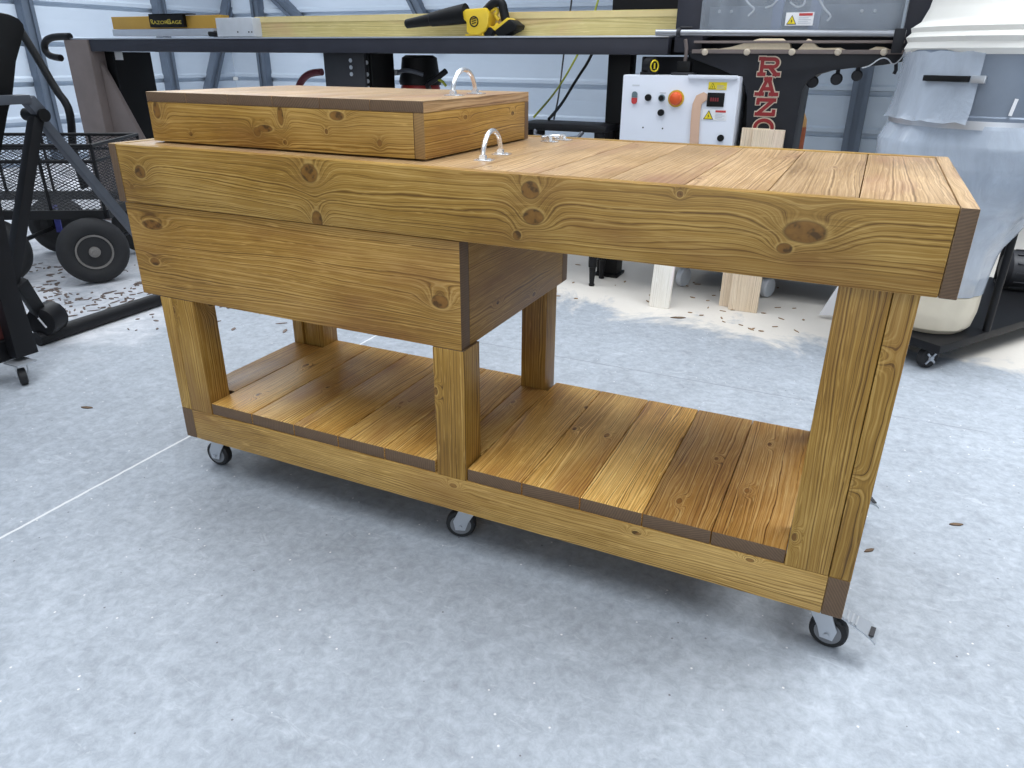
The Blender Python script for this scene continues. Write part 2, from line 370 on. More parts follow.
def tube(bm, pts, r, seg=10, closed=False, smooth=0):
    pts = [Vector(p) for p in pts]
    for _ in range(smooth):
        q = [pts[0]]
        for a, b in zip(pts[:-1], pts[1:]): q += [a.lerp(b, .25), a.lerp(b, .75)]
        q.append(pts[-1]); pts = q
    n = len(pts); rings = []; u = None
    for i, p in enumerate(pts):
        d = (pts[min(i+1, n-1)] - pts[max(i-1, 0)]) if not closed else (pts[(i+1) % n]-pts[i-1])
        d.normalize()
        if u is None: u, _w = frame_of(d)
        u = (u - d*u.dot(d)).normalized(); w = d.cross(u)
        rr = r[i*len(r)//n] if isinstance(r, (list, tuple)) else r
        rings.append([bm.verts.new(p + (u*math.cos(2*math.pi*k/seg) + w*math.sin(2*math.pi*k/seg))*rr) for k in range(seg)])
    for i in range(n if closed else n-1):
        a, b = rings[i], rings[(i+1) % n]
        for k in range(seg): bm.faces.new((a[k], a[(k+1) % seg], b[(k+1) % seg], b[k]))
    if not closed: bm.faces.new(rings[0][::-1]); bm.faces.new(rings[-1])
def lathe(bm, c, axis, prof, seg=28):
    """prof = (offset along axis, radius) list"""
    c = Vector(c); ax = Vector(axis).normalized(); u, w = frame_of(ax); rings = []
    for (h, r) in prof:
        if r < 1e-6: rings.append([bm.verts.new(c+ax*h)])
        else: rings.append([bm.verts.new(c+ax*h+(u*math.cos(2*math.pi*k/seg)+w*math.sin(2*math.pi*k/seg))*r) for k in range(seg)])
    for a, b in zip(rings[:-1], rings[1:]):
        for k in range(seg):
            j = (k+1) % seg
            if len(a) == 1 and len(b) == 1: break
            if len(a) == 1: bm.faces.new((a[0], b[k], b[j]))
            elif len(b) == 1: bm.faces.new((a[k], b[0], a[j]))
            else: bm.faces.new((a[k], b[k], b[j], a[j]))
    for r_, fl in ((rings[0], True), (rings[-1], False)):
        if len(r_) > 1: bm.faces.new(r_ if fl else r_[::-1])
def prism(bm, poly, ext):
    """poly = list of 3D points in a plane, extruded by vector ext"""
    e = Vector(ext); a = [bm.verts.new(Vector(p)) for p in poly]; b = [bm.verts.new(Vector(p)+e) for p in poly]
    bm.faces.new(a); bm.faces.new(b[::-1])
    for i in range(len(a)):
        j = (i+1) % len(a); bm.faces.new((a[j], a[i], b[i], b[j]))
def bar(bm, p0, p1, w, h, up=(0, 0, 1)):
    """rectangular bar from p0 to p1; w across, h along 'up'"""
    p0, p1 = Vector(p0), Vector(p1); d = (p1-p0).normalized(); s = d.cross(Vector(up)).normalized(); t = s.cross(d)
    A = [p0+s*a*w/2+t*b*h/2 for a, b in ((-1, -1), (1, -1), (1, 1), (-1, 1))]
    prism(bm, A, p1-p0)
def bev(bm, w, seg=2, angle=0.6):
    bmesh.ops.recalc_face_normals(bm, faces=bm.faces)
    es = [e for e in bm.edges if len(e.link_faces) == 2 and e.calc_face_angle(0) > angle]
    bmesh.ops.bevel(bm, geom=es, offset=w, segments=seg, profile=0.6, affect='EDGES', clamp_overlap=True)

def obj(name, bm, material, parent=None, bevel=0, smooth=True, mats=None):
    if bevel: bev(bm, bevel)
    bmesh.ops.recalc_face_normals(bm, faces=bm.faces)
    me = bpy.data.meshes.new(name)
    root = parent
    off = Vector((0, 0, 0))
    while root is not None:
        off += root.location; root = root.parent
    bmesh.ops.translate(bm, verts=bm.verts, vec=-off)
    bm.to_mesh(me); bm.free()
    me.materials.append(material)
    for m_ in mats or (): me.materials.append(m_)
    if smooth:
        for pl in me.polygons: pl.use_smooth = True
        try: me.set_sharp_from_angle(angle=0.6)
        except Exception: pass
    o = bpy.data.objects.new(name, me); COL.objects.link(o)
    if parent is not None: o.parent = parent
    return o
def thing(name, label, cat, loc=(0, 0, 0), group=None):
    o = bpy.data.objects.new(name, None); o.empty_display_size = 0.05; COL.objects.link(o); o.location = loc
    o['label'] = label; o['category'] = cat
    if group: o['group'] = group
    return o
def tag(o, label, cat, group=None, kind=None):
    o['label'] = label; o['category'] = cat
    if group: o['group'] = group
    if kind: o['kind'] = kind
    return o
def struct(name, bm, m, smooth=False):
    o = obj(name, bm, m, None, 0, smooth); o['kind'] = 'structure'; return o
def lab(o, label): o['label'] = label; return o

def grain_attr(me, axis, absolute, tint, off, across=None):
    me.attributes.new('grain', 'FLOAT_VECTOR', 'POINT'); me.attributes.new('tint', 'FLOAT_COLOR', 'POINT')
    ga, ta = me.attributes['grain'], me.attributes['tint']
    a = 'xyz'.index(axis); rest = [i for i in range(3) if i != a]
    if across: rest = ['xyz'.index(c) for c in across]
    for v in me.vertices:
        c = v.co + absolute
        g = (c[a], c[rest[0]], c[rest[1]])
        ga.data[v.index].vector = (g[0]+off[0], g[1]+off[1], g[2]+off[2])
        ta.data[v.index].color = (*tint, 1)
RT = random.Random(3)
def board(name, parent, a, b, axis, m=None, across=None, tint=None, fixed=False, end=None, bevel=0.0022):
    """one board with grain along axis; end faces get end grain"""
    bm = nb(); box(bm, a, b); bev(bm, bevel, 2)
    bm.faces.ensure_lookup_table(); ai = 'xyz'.index(axis)
    bmesh.ops.recalc_face_normals(bm, faces=bm.faces)
    for f in bm.faces:
        if abs(f.normal[ai]) > 0.9: f.material_index = 1
    o = obj(name, bm, m or M_wood, parent, 0, True, mats=(end or M_end,))
    off3 = Vector((0, 0, 0)); r = parent
    while r is not None: off3 += r.location; r = r.parent
    if tint is None:
        t = RT.uniform(0.86, 1.10); tint = (t, t*RT.uniform(.96, 1.0), t*RT.uniform(.88, 1.02))
    off = (0, 0, 0) if fixed else (RT.uniform(-9, 9), RT.uniform(-9, 9), RT.uniform(-9, 9))
    grain_attr(o.data, axis, off3, tint, off, across)
    return o

# ================================================================ room
bm = nb(); box(bm, (-9, -7, -0.1), (9, 9, 0)); struct('floor', bm, M_floor)
XW, YW = -6.43, 7.0
def siding_wall(name, along, lo, hi, pos, nrm):
    """horizontal steel siding panels with a recessed groove at every lap"""
    bm = nb(); pts = [(0, 0.0)]
    z = 0.03
    while z < 3.6:
        pts += [(z-0.15, -0.004), (z-0.030, 0.0), (z-0.024, -0.045), (z+0.012, -0.045), (z+0.020, 0.008), (z+0.055, 0.012), (z+0.075, 0.0)]
        z += 0.386
    pts.append((3.7, 0.0)); pts = [(max(z_, 0), d) for z_, d in pts]
    rows = []
    for z_, d in pts:
        if along == 'x': rows.append([bm.verts.new((t, pos+nrm*d, z_)) for t in (lo, hi)])
        else: rows.append([bm.verts.new((pos+nrm*d, t, z_)) for t in (lo, hi)])
    for a, b in zip(rows[:-1], rows[1:]): bm.faces.new((a[0], a[1], b[1], b[0]))
    back = []
    for z_ in (3.7, 0):
        if along == 'x': back.append([bm.verts.new((t, pos-nrm*0.12, z_)) for t in (lo, hi)])
        else: back.append([bm.verts.new((pos-nrm*0.12, t, z_)) for t in (lo, hi)])
    bm.faces.new((rows[-1][0], rows[-1][1], back[0][1], back[0][0])); bm.faces.new((back[0][0], back[0][1], back[1][1], back[1][0]))
    bm.faces.new((back[1][0], back[1][1], rows[0][1], rows[0][0]))
    return struct(name, bm, M_siding)
bm = nb(); box(bm, (-6.6, -7, 3.72), (9, 7.2, 3.8)); struct('ceiling', bm, M_siding)
siding_wall('wall_back', 'x', XW, 9, YW, -1)
siding_wall('wall_left', 'y', -7, YW, XW, 1)
tn = [0]
def stud(pts, w=0.13, d=0.09, along='y'):
    """C-section stud standing off the wall: web plus two lips"""
    tn[0] += 1; bm = nb(); p0, p1 = Vector(pts[0]), Vector(pts[1])
    nrm = Vector((1, 0, 0)) if along == 'y' else Vector((0, -1, 0))
    bar(bm, p0+nrm*d*0.5, p1+nrm*d*0.5, w, d, up=nrm)
    side = (p1-p0).normalized().cross(nrm).normalized()
    for s in (-1, 1): bar(bm, p0+nrm*(d+.012)+side*s*w*.33, p1+nrm*(d+.012)+side*s*w*.33, w*.3, .024, up=nrm)
    struct('trim_%d' % tn[0], bm, M_post)
for px in (29, 161):
    q = fx(px, 40, XW); stud(((XW, q.y, 0.0), (XW, q.y, 3.6)))
a = fx(226, 0, XW); b = fx(208, 84, XW); d = (b-a)/(b.z-a.z); b2 = a+d*(0.02-a.z); a2 = a+d*(2.3-a.z)
stud(((XW, a2.y, 2.3), (XW, b2.y, .02)))
q = fy(264, 40, YW); stud(((q.x, YW, 0), (q.x, YW, 3.6)), along='x')
q = fy(857, 112, YW); stud(((q.x, YW, 0), (q.x, YW, 3.6)), w=.16, along='x')
a = fy(282, 0, YW); b = fy(296, 14, YW); d = (b-a)/(b.z-a.z); stud((a+d*(.5-a.z), a+d*(3.2-a.z)), along='x')
a = fy(416, 0, YW); b = fy(423, 14, YW); d = (b-a)/(b.z-a.z); stud((a+d*(1.2-a.z), a+d*(3.4-a.z)), along='x')
q = fy(985, 150, YW); stud(((q.x, YW, 0), (q.x, YW, 3.6)), along='x')

# ================================================================ workbench
WB = thing('workbench', 'long stained pine rolling workbench with low box section and slatted lower shelf', 'workbench', (0.91, 0.34, 0))
H, ZR, LB, DP = 0.898, 0.7605, 1.82, 0.686
t1 = (1.0, .98, .96)
lab(board('rim_board', WB, (.0255, 0, ZR), (1.7945, .025, H), 'x', M_rim, across='zy', tint=t1, fixed=True, bevel=.0035), 'knotty front rim board of the bench top')
board('rim_board', WB, (0, 0, ZR), (.025, DP, H), 'y', M_wood, across='zx')
board('rim_board', WB, (1.795, 0, ZR), (LB, DP, H), 'y', M_top, across='zx', tint=(1.03, 1.02, 1.0))
board('rim_board', WB, (.0255, DP-.025, ZR), (1.7945, DP, H), 'x', M_wood, across='zy')
xs = [1.7942, 1.658, 1.521, 1.384, 1.247, 1.110, .973, .836, .699, .562, .425, .288, .151, .0258]
for i in range(13):
    tt = (1.02, .93, 1.1, 1.0, 1.06, 1.08, 1.0)[i % 7]
    board('top_plank', WB, (xs[i+1]+.0008, .0256, .872), (xs[i]-.0008, DP-.0256, H-.0012), 'y', M_top, across='xz', tint=(tt, tt*.985, tt*.95), bevel=.0016)
for y in (.0262, .622):
    board('cleat', WB, (.05, y, ZR+.002), (1.77, y+.038, .8715), 'x', M_wood, across='zy')
# box hanging under the left half
lab(board('box_board', WB, (.004, .011, .523), (.9535, .049, ZR-.0035), 'x', M_box, across='zy', tint=(1.10, 1.04, 1.06), fixed=True), 'front board of the box')
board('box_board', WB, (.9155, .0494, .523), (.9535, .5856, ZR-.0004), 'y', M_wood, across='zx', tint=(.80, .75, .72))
board('box_board', WB, (.004, .0494, .523), (.042, .5856, ZR-.0004), 'y', M_wood, across='zx')
board('box_board', WB, (.004, .586, .523), (.9535, .624, ZR-.0004), 'x', M_wood, across='zy')
bm = nb(); box(bm, (.0425, .0495, .527), (.915, .5855, .545)); o = obj('box_bottom', bm, M_wood, WB, .001); grain_attr(o.data, 'x', WB.location, (1, 1, 1), (3, 1, 2))
# legs: each is a wide board with a second board on edge against it
def leg(boards):
    base = None
    for i, (a, b, ac, tn_) in enumerate(boards):
        p = WB if base is None else base
        o = board('leg' if base is None else 'leg_board', p, a, b, 'z', M_wood, across=ac, tint=tn_)
        if base is None: base = o
lt = (.98, .95, .92)
ZB, ZD = .204, .2365
leg((((.1035, .0097, ZB), (.1780, .080, .5228), 'xy', lt), ((.0650, .0097, ZB), (.1030, .0985, .5228), 'yx', (1.04, 1.02, 1.0))))
leg((((.8820, .0097, ZB), (.9585, .0830, .5228), 'xy', (1.06, 1.03, 1.02)),))
leg((((1.6535, .0097, ZB), (1.7330, .0985, ZR), 'xy', (.97, .93, .85)), ((1.7342, .0097, ZB), (1.7722, .0985, ZR), 'yx', (1.0, .98, .95))))
leg((((.1035, .490, ZB), (.1780, .5600, .5228), 'xy', lt), ((.0650, .4800, ZB), (.1030, .5680, .5228), 'yx', lt)))
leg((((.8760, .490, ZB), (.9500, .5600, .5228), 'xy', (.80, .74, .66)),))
leg((((1.6535, .4800, ZB), (1.7330, .5600, ZR), 'xy', lt), ((1.7342, .4800, ZB), (1.7722, .5680, ZR), 'yx', lt)))
# base frame
lab(board('base_rail', WB, (.1034, .0095, .115), (1.7336, .0475, .2039), 'x', M_rail, across='zy', tint=(1.06, 1.04, 1.02)), 'knotty front rail of the base')
board('base_rail', WB, (.0650, .0095, .115), (.1030, .5755, .2039), 'y', M_rail, across='zx')
board('base_rail', WB, (1.7340, .0095, .115), (1.7720, .5755, .2039), 'y', M_rail, across='zx')
board('base_rail', WB, (.1034, .5375, .115), (1.7336, .5755, .2039), 'x', M_rail, across='zy')
for x in (.47, .9, 1.33): board('base_rail', WB, (x, .048, .118), (x+.038, .537, .2036), 'y', M_rail, across='zx')
# slatted lower shelf
DK = [(.1785, .3185), (.3200, .4575), (.4590, .5960), (.5975, .7335), (.7350, .8755), (.9605, 1.0960), (1.0975, 1.2325), (1.2340, 1.3695), (1.3710, 1.5105), (1.5120, 1.6525)]
DT = (1.04, .95, 1.0, .95, 1.0, 1.08, 1.12, 1.28, .70, .76)
for (x0, x1), t in zip(DK, DT):
    yb = .5535 if x1 < 1.6 and x0 > .2 else .5535
    b_ = (t, t*.97, t*.9) if t > .83 else (t*1.02, t*.92, t*.86)
    board('deck_plank', WB, (x0, .0118, .2043), (x1, (.478 if x0 < .0 else .5535), ZD), 'y', M_deck, across='xz', tint=b_, bevel=.003)
board('deck_plank', WB, (.8770, .0838, .2043), (.9590, .4890, ZD), 'y', M_deck, across='xz', tint=(.85, .82, .76), bevel=.003)
board('deck_plank', WB, (.0652, .0990, .2043), (.1772, .4792, ZD), 'y', M_deck, across='xz', tint=(.88, .83, .76), bevel=.003)

def caster(x, y, ang, brake):
    """swivel caster: top plate, fork, wheel with hub, brake pedal"""
    Rm = Matrix.Rotation(ang, 3, 'Z'); C0 = Vector((x, y, 0)); off = .024
    T = lambda p: C0 + Rm @ Vector(p)
    bm = nb()
    prism(bm, [T((-.034, -.028, .112)), T((.034, -.028, .112)), T((.034, .028, .112)), T((-.034, .028, .112))], (0, 0, .003))
    root = obj('caster', bm, M_zinc, WB, .0008)
    bm = nb(); cyl(bm, T((0, 0, .096)), T((0, 0, .112)), .022, .024); obj('swivel_head', bm, M_zinc, root)
    bm = nb()
    for s in (-1, 1):
        yy = s*.0185
        prof = [(-.024, .098), (.020, .098), (off+.017, .052), (off+.012, .027), (off-.012, .027), (off-.020, .05)]
        prism(bm, [T((px_, yy-.0013, pz)) for px_, pz in prof], Rm @ Vector((0, .0026, 0)))
    prism(bm, [T((-.024, -.019, .0955)), T((.020, -.019, .0955)), T((.020, .019, .0955)), T((-.024, .019, .0955))], (0, 0, .003))
    obj('fork', bm, M_zinc, root)
    ax = Rm @ Vector((0, 1, 0)); wc = T((off, 0, .0375))
    bm = nb(); lathe(bm, wc, ax, ((-.012, .025), (-.0125, .032), (-.009, .0365), (0, .0375), (.009, .0365), (.0125, .032), (.012, .025))); w = obj('wheel', bm, M_rubber, root)
    bm = nb(); lathe(bm, wc, ax, ((-.0165, .0), (-.0165, .007), (-.0135, .009), (-.0128, .026), (.0128, .026), (.0135, .009), (.0165, .007), (.0165, 0))); obj('hub', bm, M_hub, root)
    bm = nb(); cyl(bm, wc-ax*.024, wc+ax*.024, .005, seg=8); obj('axle_bolt', bm, M_zinc, root)
    if brake:
        bm = nb()
        prism(bm, [T((off+.012, -.016, .088)), T((off+.072, -.021, .068)), T((off+.086, -.021, .056)), T((off+.086, .021, .056)), T((off+.072, .021, .068)), T((off+.012, .016, .088))], (0, 0, .004))
        for k in range(4):
            xk = off+.020+k*.0085; zk = .088-(xk-off-.012)*.3256+.004
            bar(bm, T((xk, -.015, zk)), T((xk, .015, zk)), .0035, .003)
        pd = obj('brake_pedal', bm, M_zinc, root)
        bm = nb(); bar(bm, T((off+.076, -.014, .0695)), T((off+.076, .014, .0695)), .009, .003); obj('pedal_grip', bm, M_dgrey, pd)
caster(1.735, .072, math.radians(-8), True)
caster(.930, .080, math.radians(200), False)
caster(.130, .075, math.radians(185), False)
caster(1.770-.035, .530, math.radians(25), True)
caster(.930, .530, math.radians(150), False)
caster(.130, .530, math.radians(170), False)

def pull(parent, base, direction, flat=False):
    """bail handle with a screw plate under each foot"""
    d = Vector(direction).normalized(); s = Vector((0, 0, 1)).cross(d); b = Vector(base); hs = .030 if flat else .055
    for k in (-1, 1):
        c = b+d*hs*k
        bm = nb(); prism(bm, [c+d*u-s*v for u, v in ((-.014, -.016), (.014, -.016), (.014, .022), (-.014, .022))], (0, 0, .0025))
        pl = obj('handle_plate', bm, M_chrome, parent, .0008)
        bm = nb(); cyl(bm, c-s*.014+Vector((0, 0, .0025)), c-s*.014+Vector((0, 0, .0045)), .004, seg=10); obj('screw', bm, M_zinc, pl)
        if k < 0: first = pl
    bm = nb(); pts = []
    for i in range(21):
        t = math.pi*i/20
        if flat: pts.append(b - d*math.cos(t)*hs + s*(math.sin(t)*.034) + Vector((0, 0, .008)))
        else: pts.append(b - d*math.cos(t)*hs + Vector((0, 0, .006+math.sin(t)*.048)))
    tube(bm, pts, .0052, 10)
    for p in (pts[0], pts[-1]): cyl(bm, p-d*.006, p+d*.006, .0068, seg=10)
    obj('handle_bail', bm, M_chrome, first)
pull(WB, (.930, .205, H-.0012), (-.12, 1, 0))
pull(WB, (.925, .580, H-.0012), (.25, 1, 0), True)

# ================================================================ box lid standing on the bench
LD = thing('box_lid', 'square stained pine lid box resting on left end of workbench top', 'lid', (.458, .33, H))
x0, x1, y0, y1 = .073, .845, .073, .586
ZL, ZT = .990, 1.0125
lab(board('side_board', LD, (x0, y0, H+.0030), (x1-.0254, y0+.025, ZL), 'x', M_lid, across='zy', tint=(1.04, 1.01, .98), fixed=True), 'front board of the lid with small dark knots')
board('side_board', LD, (x0, y1-.025, H+.0005), (x1, y1, ZL), 'x', M_lid, across='zy')
board('side_board', LD, (x0, y0+.0254, H+.0005), (x0+.025, y1-.0254, ZL), 'y', M_wood, across='zx')
board('side_board', LD, (x1-.025, y0, H+.0030), (x1, y1-.0254, ZL), 'y', M_wood, across='zx', tint=(1.05, 1.02, .98), end=M_endlight)
n = 6; w = (x1-x0)/n
for i in range(n):
    t = (1.05, 1.0, 1.08, .98, 1.04, 1.06)[i]
    board('lid_plank', LD, (x0+w*i+.0004, y0, ZL+.0003), (x0+w*(i+1)-.0004, y1, ZT), 'y', M_top, across='xz', tint=(t, t*.98, t*.94), bevel=.0014)
pull(LD, (.789, .345, ZT), (-.02, 1, 0))

# ================================================================ long feed table of the saw
YS = 2.30
FT = thing('saw_feed_table', 'long charcoal steel saw feed table with gold fence behind workbench', 'machine table', (-1.3, 2.5, 0))
bm = nb(); box(bm, (-3.03, YS, 1.108), (.76, YS+.06, 1.178)); box(bm, (-3.03, YS+.5, 1.108), (.76, YS+.56, 1.178))
for k in range(7): box(bm, (-3.0+k*.6, YS+.06, 1.118), (-2.95+k*.6, YS+.5, 1.165))
obj('table_frame', bm, M_beam, FT, .003)
bm = nb(); box(bm, (-3.24, YS-.005, 1.1785), (.76, YS+.57, 1.1865)); obj('table_top', bm, M_alu, FT, .001)
bm = nb(); box(bm, (-3.262, YS-.01, 0), (-3.035, YS+.17, 1.178)); obj('end_column', bm, M_tan, FT, .008)
bm = nb(); prism(bm, [(-3.034, YS+.05, .0), (-2.62, YS+.05, 0), (-2.70, YS+.05, .45), (-3.034, YS+.05, 1.05)], (0, .03, 0)); lab(obj('gusset_plate', bm, M_tan, FT, .002), 'dusty tan triangular gusset')
bm = nb(); p = [fy(*q, YS) for q in ((70, 36.5), (60, 36.5), (51, 37.5), (45.5, 41), (44, 47), (47, 54), (53, 57), (61, 58))]
tube(bm, p, .022, 12, smooth=2); obj('hook_tube', bm, M_black, FT)
# perforated black pedestals
def pedestal(xa, xb, ya, yb, holes, m, strip=None):
    bm = nb(); t = .012
    box(bm, (xa, ya, 0), (xb, ya+t, 1.107)); box(bm, (xa, ya+t, 0), (xa+t, yb, 1.107)); box(bm, (xb-t, ya+t, 0), (xb, yb, 1.107)); box(bm, (xa+t, yb-t, 0), (xb-t, yb, 1.107))
    box(bm, (xa-.006, ya-.03, 0), (xb+.006, yb+.03, .012))
    o = obj('pedestal', bm, m, FT, .002)
    for (hx, hz) in holes:
        bm = nb(); cyl(bm, (hx, ya-.0035, hz), (hx, ya, hz), .011, seg=8); obj('bolt', bm, M_alu, o)
    return o
xp = fy(157, 90, YS+.40).x
pa = pedestal(xp-.27, xp, YS+.10, YS+.40, [(xp-.09, z) for z in (1.045, 1.0, .965, .94, .70, .64)]+[(xp-.20, z) for z in (.98, .90)], M_black2)
bm = nb(); q0 = fy(103, 51, YS+.10); q1 = fy(121, 60, YS+.10); box(bm, (q0.x, YS+.114, q1.z), (q1.x, YS+.1195, q0.z)); lab(obj('paper_tag', bm, M_paper, pa), 'blank white paper tag')
pb = pedestal(-1.215, -.94, YS+.07, YS+.32, [(-1.03, 1.07), (-1.03, 1.035), (-1.03, 1.0)], M_dgrey)
xp = fy(389, 70, YS+.32).x
pedestal(-.925, xp, YS+.09, YS+.32, [((xp-.925)/2, z) for z in (1.06, 1.0, .965, .93)], M_black2)
xa_, xb_ = fy(606, 100, YS+.2).x, fy(628, 100, YS+.2).x
bm = nb(); box(bm, (xa_, YS+.2, 0), (xb_, YS+.30, 1.107)); box(bm, (xa_-.01, YS+.18, 0), (xb_+.01, YS+.32, .015)); obj('pedestal', bm, M_black2, FT, .003)
# fence: gold extrusion, white rail, pale board
def fbox(name, q0, q1, y0_, y1_, m, bevel=.0015, parent=FT):
    a = fy(*q0, y0_); b = fy(*q1, y0_); bm = nb(); box(bm, (a.x, y0_, b.z), (b.x, y1_, a.z)); return obj(name, bm, m, parent, bevel)
fo = fbox('fence_rail', (111, 17), (222, 28), YS+.13, YS+.20, M_gold)
fbox('scale_rail', (112, 29.5), (214, 35.5), YS+.09, YS+.20, M_alu)
a = fy(254, 16.5, YS+.12); b = fy(677, 37, YS+.12)
o = board('fence_board', FT, (a.x, YS+.12, 1.187), (b.x, YS+.16, a.z-.002), 'x', M_fence, across='zy', tint=(1, 1, 1), end=M_fence)
bm = nb(); box(bm, (a.x, YS+.117, a.z-.032), (b.x, YS+.1195, a.z-.006)); lab(obj('scale_track', bm, plain('pale_yellow_track', lin(224, 204, 146), .45), o), 'pale yellow scale track along the top of the fence')
# stop block and length-stop name plate
a = fy(215, 18, YS+.05); b = fy(254, 36.5, YS+.05); bm = nb()
box(bm, (a.x, YS+.05, b.z), (b.x, YS+.19, a.z)); o = obj('stop_carriage', bm, M_lgrey, FT, .003)
bm = nb()
for q in ((238, 32), (249, 32), (252, 32)): p = fy(*q, YS+.05); cyl(bm, (p.x, YS+.047, p.z), (p.x, YS+.052, p.z), .004, seg=8)
obj('screw', bm, M_black2, o)
p = fy(211, 33.5, YS+.06); bm = nb(); cyl(bm, (p.x-.05, YS+.10, p.z), (p.x+.03, YS+.10, p.z), .016, seg=12); obj('clamp_knob', bm, M_black2, o)
a = fy(148, 14, YS+.10); b = fy(184, 27, YS+.10)
bm = nb(); box(bm, (a.x, YS+.10, b.z), (b.x, YS+.126, a.z)); box(bm, (a.x, YS+.10, a.z-.006), (b.x+.05, YS+.16, a.z)); pl = obj('name_plate', bm, M_black2, FT, .001)

def text_mesh(name, s, m, parent, origin, height, width=None, ext=.001, off=0.0):
    cu = bpy.data.curves.new(name, 'FONT'); cu.body = s; cu.size = 1; cu.extrude = 0; cu.offset = off
    t = bpy.data.objects.new(name, cu); COL.objects.link(t)
    bpy.context.view_layer.update()
    me = bpy.data.meshes.new_from_object(t.evaluated_get(bpy.context.evaluated_depsgraph_get()))
    bpy.data.objects.remove(t, do_unlink=True)
    xs_ = [v.co.x for v in me.vertices]; ys_ = [v.co.y for v in me.vertices]
    k = height/(max(ys_)-min(ys_)); kx = k if width is None else width/(max(xs_)-min(xs_))
    o3 = Vector((0, 0, 0)); r = parent
    while r is not None: o3 += r.location; r = r.parent
    for v in me.vertices:
        v.co = Vector((origin[0] + (v.co.x-min(xs_))*kx, origin[1], origin[2] + (v.co.y-min(ys_))*k)) - o3
    me.materials.append(m)
    o = bpy.data.objects.new(name, me); COL.objects.link(o); o.parent = parent
    return o
M_goldtext = plain('gold_lettering', lin(206, 184, 70), 0.5, 0, .03)
a = fy(151, 24.3, YS+.099); b = fy(181, 19.5, YS+.099)
text_mesh('lettering', 'RAZORGAGE', M_goldtext, pl, (a.x, YS+.0985, a.z), (b.z-a.z)*.8, b.x-a.x)
text_mesh('lettering', 'R', M_goldtext, pl, (a.x, YS+.0985, a.z), (b.z-a.z)*1.12, (b.x-a.x)*.11)
text_mesh('lettering', 'G', M_goldtext, pl, (a.x+(b.x-a.x)*.535, YS+.0982, a.z), (b.z-a.z)*1.12, (b.x-a.x)*.12)

# ---------------------------------------------------------------- cordless blower lying on the feed table
yb_ = YS+.045
BL = thing('cordless_blower', 'yellow and black cordless blower lying on the charcoal feed table', 'blower', (fy(470, 36, yb_).x, yb_, 1.1865))
Q = lambda x, y, dy=0: fy(x, y, yb_+dy)
bm = nb(); A_, B_ = Q(406, 24), Q(463, 14); d = (B_-A_)
lathe(bm, A_, d, ((0, 0), (0, .017), (.006, .022), (d.length*.45, .029), (d.length*.46, .033), (d.length*.8, .042), (d.length+.02, .046), (d.length+.02, 0)), 20); obj('nozzle', bm, M_black2, BL)
bm = nb(); prism(bm, [Q(*q, -.035) for q in ((461, 13), (465, 9), (486, 7.5), (489, 14), (488, 24), (485, 31), (478, 35), (470, 35), (466, 32), (466, 22), (462, 19))], (0, .085, 0)); body = obj('housing', bm, M_yellow, BL, .010)
bm = nb(); prism(bm, [Q(*q, -.02) for q in ((465, 34), (483, 33), (484, 36), (465, 36))], (0, .055, 0)); obj('foot', bm, M_yellow, BL, .003)
c = Q(474, 21.5, -.036); bm = nb(); tube(bm, [c+Vector((math.cos(t)*.022, 0, math.sin(t)*.022)) for t in [2*math.pi*i/24 for i in range(24)]], .0032, 6, closed=True)
for s in (-1, 0, 1): bar(bm, c+Vector((-.012, 0, s*.010)), c+Vector((.012, 0, s*.010+.006)), .003, .004, up=(0, 0, 1))
lab(obj('round_emblem', bm, M_black2, body), 'round black emblem')
bm = nb(); tube(bm, [Q(486, 11), Q(491, 5), Q(497, 1.5), Q(502, 3), Q(503.5, 10), Q(505, 17), Q(506, 21)], .022, 12, smooth=2); obj('handle', bm, M_black, BL)
bm = nb(); tube(bm, [Q(488, 12), Q(492, 10.5), Q(496, 8), Q(498, 11), Q(495, 15), Q(499, 20)], .009, 10, smooth=2); obj('trigger_guard', bm, M_yellow, BL)
bm = nb(); tube(bm, [Q(484, 29), Q(489, 27.5), Q(494, 29.5), Q(499, 24)], .012, 10, smooth=2); obj('motor_neck', bm, M_yellow, BL)
bm = nb(); prism(bm, [Q(*q, -.02) for q in ((484, 29), (490, 27), (494, 31), (490, 36), (484, 35.5))], (0, .05, 0)); obj('intake_grille', bm, M_black, BL, .004)
bm = nb(); prism(bm, [Q(*q, -.035) for q in ((493, 29), (507, 17.5), (510, 20), (497, 33))], (0, .08, 0)); obj('battery_shoe', bm, M_yellow, BL, .004)
bm = nb(); prism(bm, [Q(*q, -.045) for q in ((494, 31), (509, 19), (517, 25), (516, 29), (503, 36), (497, 36))], (0, .1, 0)); obj('battery_pack', bm, M_black2, BL, .006)

# ================================================================ the saw itself
SW = thing('upcut_saw', 'black cast upcut saw with red letters down its column and clear guard', 'saw', (1.25, 2.5, 0))
poly = [fy(*q, YS) for q in ((688, 51), (906, 51), (907, 61), (884, 65), (858, 67.5), (832, 70.5), (816, 75), (807, 82), (802, 91), (792, 150))]
zc = lambda q, z: (lambda a, b: a + (b-a)*((z-a.z)/(b.z-a.z)))(*q)
pr, pl_ = poly[-1], fy(745, 150, YS)
poly += [Vector((pr.x-.01, YS, .30)), Vector((pl_.x+.01, YS, .30)), pl_] + [fy(*q, YS) for q in ((747, 97), (744, 85), (735, 76), (722, 70), (706, 64), (690, 58))]
bm = nb(); prism(bm, poly, (0, .34, 0)); colm = obj('cast_frame', bm, M_cast, SW, .006)
bm = nb(); box(bm, (.80, YS+.16, .11), (1.72, YS+.62, .30)); lab(obj('base_plinth', bm, M_black2, SW, .01), 'low black plinth')
bm = nb(); box(bm, (.585, YS+.205, .33), (1.19, YS+.60, 1.10)); obj('rear_body', bm, M_cast, SW, .008)
